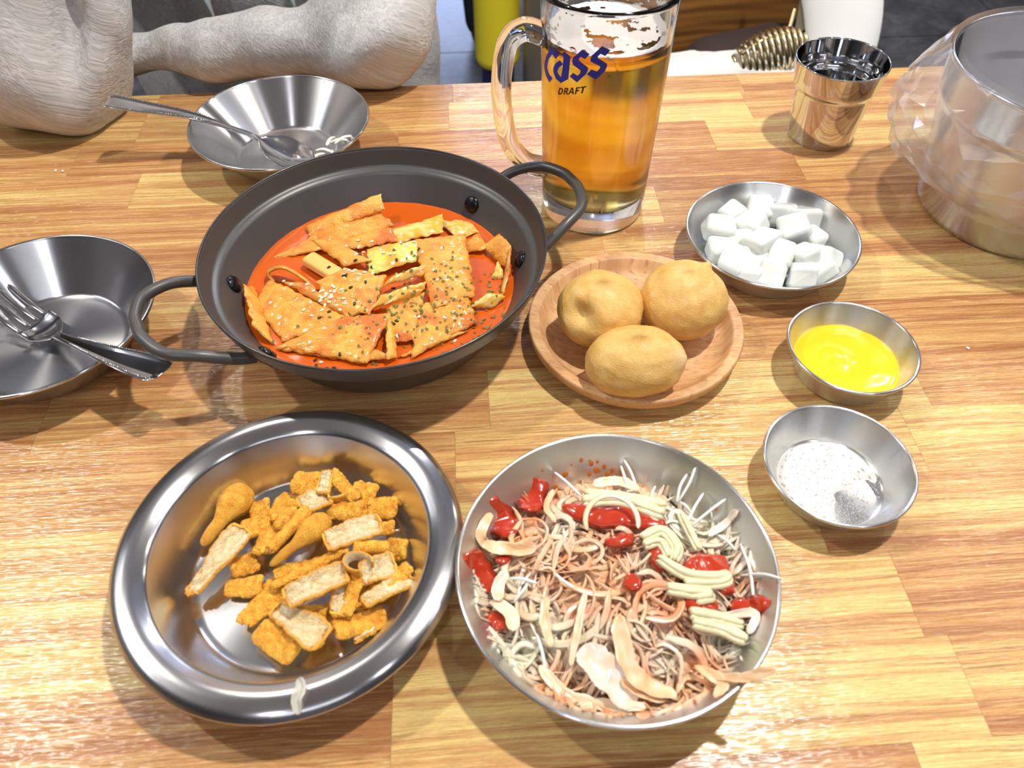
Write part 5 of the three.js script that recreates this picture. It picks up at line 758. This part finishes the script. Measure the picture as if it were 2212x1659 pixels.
// ---------- mustard, salt ----------
{
  const b = BOWLS.mustard, R = 0.0316, N = 60, pos = [], ix = [], NA = 96;
  for (let i = 0; i <= NA; i++) for (let j = 0; j <= N; j++) { const a = i / NA * 6.28318, r = R * j / N, x = Math.cos(a) * r, z = Math.sin(a) * r, s = Math.hypot(x + 0.006, z - 0.004); pos.push(x, 0.0104 + 0.0012 * smooth(0, 1, 1 - j / N) + 0.0007 * Math.sin(s * 330 + Math.atan2(z, x) * 1.0) * (1 - j / N) * smooth(0, 0.1, j / N) + 0.0006 * nz(x * 90, z * 90, 2) - 0.0008 * smooth(0.9, 1, j / N), z); }
  for (let i = 0; i < NA; i++) for (let j = 0; j < N; j++) { const k = i * (N + 1) + j; ix.push(k, k + 1, k + N + 2, k, k + N + 2, k + N + 1); }
  for (let i = 0; i < NA; i++) ix.push();
  const g = new THREE.BufferGeometry(); g.setAttribute('position', new THREE.Float32BufferAttribute(pos, 3)); g.setIndex(ix.reverse()); g.computeVertexNormals();
  single('mustard_sauce', 'smooth bright yellow mustard filling the dipping bowl', 'sauce', g, phys({ color: lin(0.86, 0.56, 0.012), roughness: 0.22, clearcoat: 0.7, clearcoatRoughness: 0.06, side: THREE.DoubleSide }), [b.x, T, b.z]);
}
{
  const b = BOWLS.salt, NA = 100, N = 40, pos = [], ix = [], col = [];
  const bare = (x, z) => smooth(0.006, 0.0, Math.hypot(x - 0.019, z - 0.022) - 0.021 + 0.003 * nz(x * 160, z * 160, 3));   // swept-out corner
  for (let i = 0; i <= NA; i++) for (let j = 0; j <= N; j++) {
    const a = i / NA * 6.28318, r = 0.0283 * j / N * (1 + (j > N * 0.8 ? 0.012 * nz(Math.cos(a) * 6, Math.sin(a) * 6, 1) : 0)), x = Math.cos(a) * r, z = Math.sin(a) * r, q = bare(x, z);
    pos.push(x, 0.0011 + (1 - q) * (0.0028 + 0.0008 * nz(x * 110, z * 110, 2) + 0.0003 * nz(x * 600, z * 600, 4)) * smooth(1.0, 0.86, j / N) - q * 0.0006, z);
    const s = nz(x * 900, z * 900, 7); const c = s > 0.42 ? [0.3, 0.27, 0.24] : [0.7, 0.68, 0.65]; col.push(...c);
  }
  for (let i = 0; i < NA; i++) for (let j = 0; j < N; j++) { const k = i * (N + 1) + j; ix.push(k + N + 1, k + N + 2, k, k + N + 2, k + 1, k); }
  const g = new THREE.BufferGeometry(); g.setAttribute('position', new THREE.Float32BufferAttribute(pos, 3)); g.setAttribute('color', new THREE.Float32BufferAttribute(col, 3)); g.setIndex(ix); g.computeVertexNormals();
  const m = single('salt', 'fine white salt flecked with pepper in the dipping bowl', 'salt', g, std({ vertexColors: true, roughness: 0.9, side: THREE.DoubleSide }), [b.x, T, b.z], null, 'stuff');
  const grains = new THREE.InstancedMesh(new THREE.OctahedronGeometry(0.00016), std({ color: 0xffffff, roughness: 0.6 }), 1300); grains.name = 'salt_grains'; grains.userData = { label: 'loose salt and pepper grains sprinkled over the bare bowl floor', category: 'salt', kind: 'stuff' };
  for (let i = 0; i < 1300; i++) { let x, z, k = 0; do { const a = rr(0, 6.28), r = 0.0288 * Math.sqrt(rnd()); x = Math.cos(a) * r; z = Math.sin(a) * r; k++; } while (k < 30 && rnd() > bare(x, z) * 0.9 * smooth(0.0, 0.02, Math.hypot(x - 0.021, z - 0.026)) + 0.02 + 0.4 * smooth(0.027, 0.0285, Math.hypot(x, z))); const s = rr(0.6, 1.7), on = 0.0012 + (1 - bare(x, z)) * 0.0029; grains.setMatrixAt(i, new THREE.Matrix4().compose(V(b.x + x, T + on, b.z + z), new THREE.Quaternion(), V(s, s * 0.8, s))); grains.setColorAt(i, rnd() < 0.14 ? lin(0.12, 0.1, 0.08) : lin(0.72, 0.71, 0.69)); }
  scene.add(grains);
  const sd = new THREE.SphereGeometry(0.0013, 10, 7).scale(1, 0.5, 0.62); single('white_sesame_seed', 'single white sesame seed lying on the salt', 'seed', sd, std({ color: lin(0.84, 0.72, 0.5), roughness: 0.4 }), [b.x + 0.0095, T + 0.0044, b.z + 0.006]);
}

// ---------- cabbage salad ----------
{
  const b = BOWLS.salad, pileY = (x, z) => { const r = Math.hypot(x - b.x, z - b.z); return 0.0315 - 0.018 * Math.pow(r / 0.066, 2.2); };
  const wallY = (r) => 0.0022 + 0.0338 * Math.max(0, (r - 0.05) / 0.0238);
  const cab = phys({ vertexColors: true, roughness: 0.32, clearcoat: 0.3, clearcoatRoughness: 0.15 });
  const dress = (x, z) => clamp(0.78 + 1.1 * nz((x - b.x) * 34, (z - b.z) * 34, 3) + 0.5 * nz(x * 110, z * 110, 5) - 22 * Math.max(0, x - b.x - 0.022 - (z - b.z) * 0.4) - 9 * Math.max(0, -(x - b.x) - 0.006) * (z > b.z ? 1 : 0.1), 0, 1);
  const tint = (x, z, k, base) => mixC(base, mixC([0.74, 0.42, 0.21], [0.68, 0.2, 0.055], clamp(0.35 + 1.1 * nz(x * 90, z * 90, 2.2) + 0.5 * nz(x * 240, z * 240, k))), dress(x, z) * clamp(0.85 + 0.6 * nz(k, x * 60, z * 60)));
  const bases = [[0.68, 0.66, 0.53], [0.71, 0.68, 0.56], [0.64, 0.62, 0.44], [0.7, 0.63, 0.48]];
  function shredAt(i, lift, big) {
    const a = rr(0, 6.28), r = 0.058 * Math.sqrt(rnd()), x = b.x + Math.cos(a) * r - 0.001, z = b.z + Math.sin(a) * r * (Math.sin(a) < 0 ? 0.8 : 1) + 0.004, L = rr(0.016, 0.042) * (big ? 1.15 : 1), dir = rr(0, 6.28), bend = rr(-2.6, 2.6), pts = [], base = bases[i % 4];
    for (let k = 0; k < 5; k++) { const u = k / 4 - 0.5, t = dir + bend * u, px = x + Math.cos(t) * L * u, pz = z + Math.sin(t) * L * u, rad = Math.hypot(px - b.x, pz - b.z), f = rad > 0.066 ? 0.066 / rad : 1, X = b.x + (px - b.x) * f, Z = b.z + (pz - b.z) * f; pts.push(V(X, T + Math.max(Math.max(wallY(rad * f) + 0.0015, pileY(X, Z) - lift) + 0.002 * nz(i * 3.3, k * 0.8, 1) + 0.0012 * Math.sin(u * 6 + i), 0.0035), Z)); }
    return strand(pts, rr(0.0014, big ? 0.0042 : 0.0032), rr(0.0005, 0.0009), 12, (u, p) => tint(p.x, p.z, i * 0.37, base), rr(-0.8, 0.8), rr(-1.2, 1.2));
  }
  { // soft heap of dressed shreds below
    const pos = [], col = [], ix = [], NA = 160, N = 60;
    for (let i = 0; i <= NA; i++) for (let j = 0; j <= N; j++) { const a = i / NA * 6.28318, r = 0.058 * j / N * (1 + 0.06 * nz(Math.cos(a) * 4, Math.sin(a) * 4, 7)), x = b.x + Math.cos(a) * r, z = b.z + Math.sin(a) * r; pos.push(x, T + Math.max(wallY(r) + 0.0006, pileY(x, z) - 0.0052 + 0.0036 * nz(x * 130, z * 130, 2) + 0.0024 * Math.abs(nz(x * 330, z * 330, 4))), z); col.push(...tint(x, z, 1.3, [0.72, 0.64, 0.46])); }
    for (let i = 0; i < NA; i++) for (let j = 0; j < N; j++) { const k = i * (N + 1) + j; ix.push(k, k + 1, k + N + 2, k, k + N + 2, k + N + 1); }
    const g = new THREE.BufferGeometry(); g.setAttribute('position', new THREE.Float32BufferAttribute(pos, 3)); g.setAttribute('color', new THREE.Float32BufferAttribute(col, 3)); g.setIndex(ix.reverse()); g.computeVertexNormals();
    single('salad_heap', 'matted dressed cabbage underneath the loose shreds', 'cabbage', g, phys({ vertexColors: true, roughness: 0.3, clearcoat: 0.3, side: THREE.DoubleSide }), null, null, 'stuff');
  }
  const bulk = []; for (let i = 0; i < 950; i++) bulk.push(shredAt(i, 0.0185 * Math.pow(rnd(), 1.2) + 0.0015));
  single('shredded_cabbage', 'tangled pile of fine cabbage shreds coated with pink dressing', 'cabbage', mergeGeometries(bulk), cab, null, null, 'stuff');
  for (let i = 0; i < 120; i++) single('cabbage_shred', 'dressed cabbage shred on top of the salad pile', 'cabbage', shredAt(2000 + i, rr(-0.0022, 0.0008), true), cab, null, 'loose cabbage shreds on the salad');
  const toV = (l) => l.map(([x, y, z]) => V(x, T + y, z));
  const white = phys({ color: lin(0.76, 0.77, 0.71), roughness: 0.3, clearcoat: 0.4 }), clear = phys({ color: lin(0.84, 0.8, 0.74), roughness: 0.22, clearcoat: 0.6, transmission: 0.25, thickness: 0 });
  [[[0.072,0.0265,-0.2338],[0.0758,0.0254,-0.2179]],[[0.0704,0.0236,-0.2322],[0.0711,0.0267,-0.2163]],[[0.1055,0.0339,-0.2214],[0.096,0.0238,-0.2087]],[[0.1019,0.0294,-0.2208],[0.0947,0.0246,-0.2075]],[[0.1172,0.0313,-0.2036],[0.0987,0.0269,-0.1925]],[[0.1085,0.0268,-0.2106],[0.096,0.0278,-0.193]],[[0.0355,0.0244,-0.2299],[0.0469,0.0286,-0.2117]],[[0.1176,0.0207,-0.1678],[0.129,0.0389,-0.156]],[[0.0863,0.0228,-0.219],[0.0811,0.0291,-0.2042]],[[0.1203,0.0252,-0.1819],[0.1189,0.0256,-0.1538]],[[0.0962,0.0242,-0.2077],[0.1009,0.0245,-0.2004]],[[0.1091,0.0234,-0.19],[0.1183,0.022,-0.1801]],[[0.0188,0.0267,-0.143],[0.0215,0.0218,-0.1262]],[[0.0083,0.026,-0.1708],[0.0207,0.0302,-0.1655]],[[0.0097,0.0258,-0.1593],[0.0165,0.029,-0.1664]],[[0.0369,0.0336,-0.1604],[0.0294,0.0327,-0.1683]],[[0.0442,0.0227,-0.1165],[0.0492,0.0273,-0.1262]]].forEach((l, i) => { const [p, q] = toV(l), m = p.clone().lerp(q, 0.5); m.y += 0.0018 + 0.001 * Math.sin(i * 2); m.x += 0.0012 * Math.sin(i * 3.7); single('cabbage_stick', 'white cabbage stick poking out along the edge of the salad', 'cabbage', strand([p, m, q], 0.0016, 0.0012, 14), white, null, 'white cabbage sticks at the salad edge'); });
  const stripLabel = ['widest translucent cabbage strip beside the broad curved orange-pink strip', 'broad curved orange-pink cabbage strip beside the widest translucent strip', 'long pale cabbage strip along the bowl wall below the widest strip', 'thin orange-pink cabbage strip hanging over the bowl rim', 'small translucent cabbage strip beside the long ketchup smear', 'short forked orange-pink cabbage strip under the one hanging over the rim', 'orange-pink cabbage strip tucked beneath the broad curved strip', 'narrow upright orange-pink strip among the pale shreds', 'narrow pale cabbage strip lying straight above the widest strip', 'thin orange-pink strip beside the flat ketchup smear', 'bent orange-pink strip on the bowl wall between two ketchup smears', 'orange-pink strip reaching from the bowl wall into the dressed shreds', 'pale curled cabbage strip next to the ketchup streak at the wall', 'pale cabbage strip behind the upper mayonnaise ribbon', 'small translucent strip curled below the ketchup streak at the right wall', 'translucent strip standing among the white cabbage sticks'];
  [[[[0.0372,0.0286,-0.1346],[0.0468,0.0258,-0.123],[0.0574,0.0208,-0.1114]],0.0238,"clear"],[[[0.0546,0.0334,-0.1461],[0.0555,0.0286,-0.1293],[0.0621,0.0238,-0.1178],[0.0761,0.0207,-0.1141]],0.0145,"pink"],[[[0.0188,0.0227,-0.1301],[0.0287,0.0207,-0.1182],[0.0438,0.0204,-0.1125],[0.063,0.0218,-0.1101]],0.0086,"pale"],[[[0.0893,0.0212,-0.1215],[0.1003,0.0362,-0.114],[0.1111,0.0474,-0.1128]],0.0079,"pink"],[[[0.0068,0.025,-0.175],[0.0026,0.0234,-0.1667],[0.0034,0.0233,-0.1609]],0.0139,"clear"],[[[0.0856,0.0238,-0.1252],[0.0937,0.0308,-0.1141],[0.0881,0.0356,-0.1071]],0.0079,"pink"],[[[0.0525,0.0254,-0.1208],[0.0618,0.0229,-0.1152],[0.0715,0.0211,-0.1133]],0.0099,"pink"],[[[0.0242,0.0308,-0.1582],[0.0223,0.0287,-0.1483],[0.0243,0.0264,-0.1364]],0.0073,"pink"],[[[0.0418,0.0338,-0.1578],[0.0371,0.0313,-0.144],[0.032,0.0255,-0.1281]],0.0059,"pale"],[[[0.0337,0.024,-0.2189],[0.0288,0.0274,-0.2062],[0.0322,0.0309,-0.1959]],0.0053,"pink"],[[[0.0013,0.0282,-0.2049],[-0.0037,0.0271,-0.193],[0.0003,0.0211,-0.1873]],0.0086,"pink"],[[[-0.0039,0.0256,-0.1888],[0.0092,0.0253,-0.1856],[0.0222,0.0301,-0.1833]],0.0112,"pink"],[[[-0.0009,0.0212,-0.1622],[0.0072,0.0239,-0.1537],[0.0088,0.0233,-0.1462]],0.0112,"pale"],[[[0.0536,0.0265,-0.2187],[0.0658,0.0253,-0.2209],[0.0763,0.027,-0.2141]],0.0099,"pale"],[[[0.1028,0.0249,-0.1468],[0.1167,0.0268,-0.145],[0.1117,0.0255,-0.1372]],0.0099,"clear"],[[[0.1057,0.0252,-0.1867],[0.1166,0.0248,-0.1939],[0.1208,0.0315,-0.1961]],0.0099,"clear"]].forEach(([l, w, c], i) => { w *= c === 'clear' && i !== 0 ? 0.4 : 0.6; const pts = toV(l); pts.forEach((p) => { p.y += 0.001; }); const tone = c === 'clear' ? [0.74, 0.66, 0.58] : c === 'pink' ? [0.76, 0.44, 0.22] : [0.74, 0.66, 0.46]; single('cabbage_strip', stripLabel[i], 'cabbage', ribbon(pts, w, i * 3.1, (u, v, p) => mixC(tone, c === 'clear' ? [0.76, 0.52, 0.36] : [0.76, 0.58, 0.38], clamp(0.4 + 1.3 * nz(p.x * 170 + i, p.z * 170, 3))), { roll: 0.25 * Math.sin(i * 2.2), twist: 0.6 * Math.sin(i), cup: 0.35 }), cab, null, 'large cabbage strips on the salad'); });
  { const [x, y, z] = [0.0583,0.0381,-0.1911], pts = []; for (let k = 0; k <= 12; k++) { const a = -0.3 + k / 12 * 3.7; pts.push(V(x + Math.cos(a) * 0.0125, T + y - 0.004 + Math.sin(a) * 0.0035 + 0.003, z - Math.sin(a) * 0.0125)); } single('cabbage_strip', 'thin translucent cabbage ring arching over the ketchup', 'cabbage', strand(pts, 0.0028, 0.0012, 40, (u) => mixC([0.84, 0.74, 0.55], [0.84, 0.56, 0.32], u)), cab); }
  const ket = phys({ color: lin(0.44, 0.036, 0.011), roughness: 0.13, clearcoat: 0.8, clearcoatRoughness: 0.04 }), mayo = phys({ color: lin(0.72, 0.67, 0.42), roughness: 0.2, clearcoat: 0.5, clearcoatRoughness: 0.08 });
  const kl = ['flat ketchup smear running down the far bowl wall', 'ketchup smear on the bowl wall beside the orange-pink shreds', 'long ketchup smear on the bowl wall beside the snack bowl', 'short ketchup streak under the dressed shreds', 'ketchup line between two mayonnaise ribbons', 'ketchup patch beside the looped mayonnaise ribbon', 'thick ketchup dollop between mayonnaise loops', 'ketchup dollop below the folded mayonnaise ribbon', 'ketchup streak reaching the right bowl wall', 'ketchup streak under the pale cabbage at the wall', 'small ketchup patch under the longest mayonnaise loop', 'ketchup trace in the middle of the dressed shreds', 'ketchup pool in the centre of the salad'];
  [[[[0.0261,0.0241,-0.2273],[0.0232,0.0188,-0.2203],[0.0206,0.0225,-0.2084]],0.0139],[[[0.0022,0.031,-0.2124],[0.0058,0.0214,-0.2061],[0.0098,0.0219,-0.195]],0.0119],[[[-0.0119,0.0328,-0.1816],[-0.0066,0.0243,-0.1762],[-0.0006,0.0196,-0.1681]],0.0119],[[[0.0029,0.0205,-0.1854],[0.0084,0.0234,-0.1805]],0.0092],[[[0.0369,0.0269,-0.2064],[0.0527,0.0308,-0.1977],[0.0684,0.0307,-0.1967],[0.0856,0.029,-0.1909]],0.0145],[[[0.0737,0.0325,-0.1772],[0.0821,0.0311,-0.1691]],0.0132],[[[0.0898,0.0295,-0.1682],[0.1016,0.0258,-0.1698],[0.1126,0.0211,-0.1748]],0.0191],[[[0.0864,0.0295,-0.1542],[0.0931,0.0274,-0.1525],[0.1008,0.0244,-0.1511]],0.0165],[[[0.1087,0.0215,-0.1524],[0.117,0.0224,-0.1503],[0.1232,0.0312,-0.1495]],0.0112],[[[-0.0008,0.0186,-0.1566],[0.0047,0.0202,-0.1484]],0.0099],[[[0.1019,0.0254,-0.1613],[0.1107,0.0217,-0.1633]],0.0112],[[[0.0548,0.0328,-0.182],[0.0685,0.0324,-0.185]],0.0086],[[[0.0662,0.0325,-0.159],[0.0605,0.0332,-0.1636]],0.0099]].forEach(([l, w], i) => { const pts = toV(l), flat = i < 3; pts.forEach((p) => { p.y += flat ? 0.0 : 0.0008; }); if (pts.length === 2) pts.splice(1, 0, pts[0].clone().lerp(pts[1], 0.5).add(V(0.001, 0.0006, 0.0008))); const g = strand(pts, w * (flat ? 1.25 : 0.95), flat ? 0.0022 : 0.0044, 26, null, 0, 0, 0.05), p = g.attributes.position; for (let j = 0; j < p.count; j++) { const x = p.getX(j), z = p.getZ(j); p.setY(j, p.getY(j) + 0.0016 * nz(x * 190 + i, z * 190, 2)); p.setX(j, x + 0.003 * nz(x * 200, z * 200 + i, 4)); } g.computeVertexNormals(); single('ketchup', kl[i], 'ketchup', g, ket, null, 'ketchup on the salad'); });
  [[[[0.0465,0.0314,-0.2064],[0.063,0.0318,-0.2064],[0.0779,0.0316,-0.2002],[0.0851,0.0313,-0.196]],0.0099],[[[0.0483,0.0296,-0.2121],[0.0656,0.031,-0.2081],[0.0878,0.0292,-0.2024]],0.0086],[[[0.0709,0.0354,-0.1819],[0.0819,0.0335,-0.1865],[0.0871,0.033,-0.1772],[0.0841,0.0338,-0.1705]],0.0079],[[[0.0713,0.0357,-0.178],[0.0794,0.0345,-0.1801],[0.0823,0.0341,-0.1721]],0.0066],[[[0.0767,0.035,-0.172],[0.0884,0.0326,-0.1643],[0.1018,0.0287,-0.1636],[0.1114,0.0246,-0.1658],[0.1061,0.0269,-0.1619],[0.0873,0.0326,-0.1593]],0.0079],[[[0.0782,0.0342,-0.1569],[0.091,0.0314,-0.1556],[0.0988,0.0289,-0.1552],[0.0903,0.0311,-0.1525]],0.0086],[[[0.0869,0.0309,-0.1462],[0.1,0.0265,-0.1451],[0.1117,0.0228,-0.1427]],0.0086],[[[0.0873,0.0298,-0.1423],[0.1013,0.0249,-0.1404],[0.1097,0.0274,-0.1334]],0.0086],[[[0.0941,0.0282,-0.1986],[0.096,0.0297,-0.1872],[0.0981,0.0299,-0.177]],0.0059]].forEach(([l, w], i) => { const pts = toV(l); pts.forEach((p) => { p.y += 0.0012; }); const c = new THREE.CatmullRomCurve3(pts), gs = [-1, 0, 1].map((o) => { const q = c.getSpacedPoints(14).map((p, k, arr) => { const t = c.getTangentAt(k / 14), s = V(-t.z, 0, t.x).normalize(); return p.clone().addScaledVector(s, o * w * 0.2).add(V(0, (o ? -0.0009 : 0.0004) + 0.0005 * nz(k * 0.6, i, o), 0)); }); return strand(q, w * 0.44, w * 0.4, 40, null, 0, 0, 0.3); }); single('mayonnaise', ['ridged cream mayonnaise ribbon lying across the ketchup line', 'upper cream mayonnaise ribbon beside the white cabbage sticks', 'mayonnaise loop turning back beside the ketchup patch', 'inner mayonnaise loop inside the turning ribbon', 'longest mayonnaise ribbon folded back on itself', 'short folded mayonnaise ribbon above the ketchup dollop', 'ridged mayonnaise ribbon toward the right bowl wall', 'lower mayonnaise ribbon spreading over the shreds', 'thin mayonnaise streak beside the pale cabbage'][i], 'mayonnaise', mergeGeometries(gs), mayo, null, 'mayonnaise ribbons on the salad'); });
  { const gs = [[0.0241,0.027,-0.2296,0.0006],[0.0408,0.0188,-0.2251,0.0012],[0.0282,0.0342,-0.2372,0.0019],[0.0409,0.02,-0.2312,0.0018],[0.0402,0.0306,-0.2388,0.0006],[0.0567,0.0206,-0.2337,0.0009],[0.0362,0.0288,-0.2361,0.0016],[0.0491,0.0222,-0.2198,0.0006],[0.035,0.0257,-0.2334,0.0006],[0.0351,0.0259,-0.2337,0.0008],[0.0266,0.026,-0.23,0.0016],[0.0288,0.0253,-0.2308,0.0018],[0.0591,0.0194,-0.2329,0.0014],[0.0315,0.0295,-0.235,0.0007],[0.0319,0.0227,-0.2302,0.0009],[0.0418,0.0197,-0.2313,0.0015],[0.0542,0.018,-0.2319,0.0014],[0.0446,0.0234,-0.2347,0.0015],[0.0586,0.0233,-0.2358,0.0016],[0.0587,0.0282,-0.2391,0.0014],[0.0444,0.0309,-0.2397,0.0019],[0.0426,0.0282,-0.2377,0.0016],[0.0553,0.0225,-0.2354,0.0019],[0.0499,0.0248,-0.2364,0.0019],[0.0437,0.0315,-0.2401,0.0012],[0.0578,0.0194,-0.2332,0.0019],[0.0716,0.0185,-0.2309,0.0019],[0.054,0.0276,-0.2388,0.0018],[0.0569,0.0245,-0.2365,0.0009],[0.0828,0.0297,-0.2355,0.0015],[0.0639,0.0172,-0.2312,0.0018],[0.0664,0.019,-0.2324,0.0016],[0.0515,0.0215,-0.2342,0.0008],[0.0614,0.0224,-0.2199,0.0006],[0.0704,0.0242,-0.2352,0.0008],[0.0675,0.0246,-0.236,0.0009],[0.0621,0.0208,-0.2341,0.0017],[0.0714,0.0274,-0.2373,0.0007],[0.0669,0.0227,-0.2348,0.0011],[0.0711,0.0216,-0.2334,0.001],[0.0546,0.024,-0.2363,0.0016],[0.0651,0.0212,-0.2339,0.0009],[0.0651,0.0241,-0.2359,0.0012],[0.0685,0.0308,-0.2402,0.001],[0.039,0.0342,-0.2411,0.0013],[0.0409,0.0319,-0.2397,0.0015],[0.0214,0.0399,-0.2383,0.0007],[0.0153,0.043,-0.2375,0.0007],[0.0776,0.0228,-0.2323,0.0006],[0.0709,0.0364,-0.2436,0.0017],[0.0629,0.036,-0.2446,0.0018],[0.0762,0.0289,-0.2372,0.0008],[0.0864,0.0319,-0.2358,0.001],[0.1141,0.0294,-0.2109,0.0016],[0.1202,0.0322,-0.2049,0.0012],[0.1095,0.027,-0.2142,0.0018],[0.1171,0.0271,-0.2032,0.0018],[0.1139,0.0236,-0.2032,0.0018],[0.1189,0.0366,-0.2124,0.0007],[0.1008,0.0191,-0.1355,0.0008],[0.0976,0.0312,-0.1133,0.001],[0.101,0.0191,-0.1272,0.0013],[0.103,0.0383,-0.1111,0.0017],[0.1029,0.0216,-0.1265,0.0011],[0.104,0.0172,-0.1337,0.0013],[0.1068,0.0256,-0.1266,0.001],[0.0954,0.0208,-0.1206,0.0016],[0.0407,0.0191,-0.2307,0.0009],[0.0511,0.0207,-0.2237,0.0007],[0.0513,0.0219,-0.221,0.001],[0.0358,0.0178,-0.2259,0.0019]].filter(([x, , z]) => { const r = Math.hypot(x - b.x, z - b.z); return r < 0.0705 && r > 0.054; }).map(([x, y, z, s]) => [x, wallY(Math.hypot(x - b.x, z - b.z)) + 0.0003, z, s]).map(([x, y, z, s], i) => { const g = new THREE.SphereGeometry(s, 8, 6).scale(1, 0.35, 1.25), a = Math.atan2(x - b.x, z - b.z), q = new THREE.Quaternion().setFromUnitVectors(V(0, 1, 0), V(-Math.sin(a) * 0.82, 0.57, -Math.cos(a) * 0.82)); return g.applyQuaternion(q).translate(x, T + y, z); }); single('sauce_drops', 'small orange sauce splashes on the wall of the salad bowl', 'sauce', mergeGeometries(gs), phys({ color: lin(0.42, 0.12, 0.02), roughness: 0.12, clearcoat: 0.6 }), null, null, 'stuff'); }
}
{ // scraps left in the empty bowl with the spoon, crumbs on the table
  const mat = phys({ color: lin(0.8, 0.74, 0.64), roughness: 0.3, clearcoat: 0.4 });
  [[-0.118, -0.572, 0.4], [-0.11, -0.565, 1.3], [-0.122, -0.562, 2.2], [-0.104, -0.574, 0.1], [-0.1, -0.569, -0.5], [-0.113, -0.582, 1.9]].forEach(([x, z, a], i) => { const r = Math.hypot(x - BOWLS.back.x, z - BOWLS.back.z), y = T + 0.003 + Math.max(0, r - 0.038) * 0.95 + i * 0.0006, d = V(Math.cos(a), 0.1, Math.sin(a)).multiplyScalar(0.008), c = V(x, y, z); single('cabbage_scrap', 'wet cabbage scrap left in the bowl with the spoon', 'cabbage', strand([c.clone().sub(d), c.clone().add(V(0, 0.0022, 0)), c.clone().add(d)], 0.0034, 0.0014, 12), mat, null, 'cabbage scraps in the empty bowl'); });
  [[-0.325, -0.5625], [-0.331, -0.5635], [0.3075, -0.3225]].forEach(([x, z], i) => { const g = new THREE.IcosahedronGeometry(0.0012, 1), p = g.attributes.position; for (let j = 0; j < p.count; j++) { const f = 1 + 0.4 * nz(p.getX(j) * 900 + i, p.getY(j) * 900, p.getZ(j) * 900); p.setXYZ(j, p.getX(j) * f, p.getY(j) * f * 0.6, p.getZ(j) * f); } single('crumb', 'tiny white crumb on the table', 'crumb', g, std({ color: lin(0.85, 0.83, 0.78), roughness: 0.7 }), [x, T + 0.0006, z], 'white crumbs on the table'); });
}
scene.traverse((o) => { if (o.isMesh) { o.castShadow = true; o.receiveShadow = true; } });
renderer.render(scene, camera);
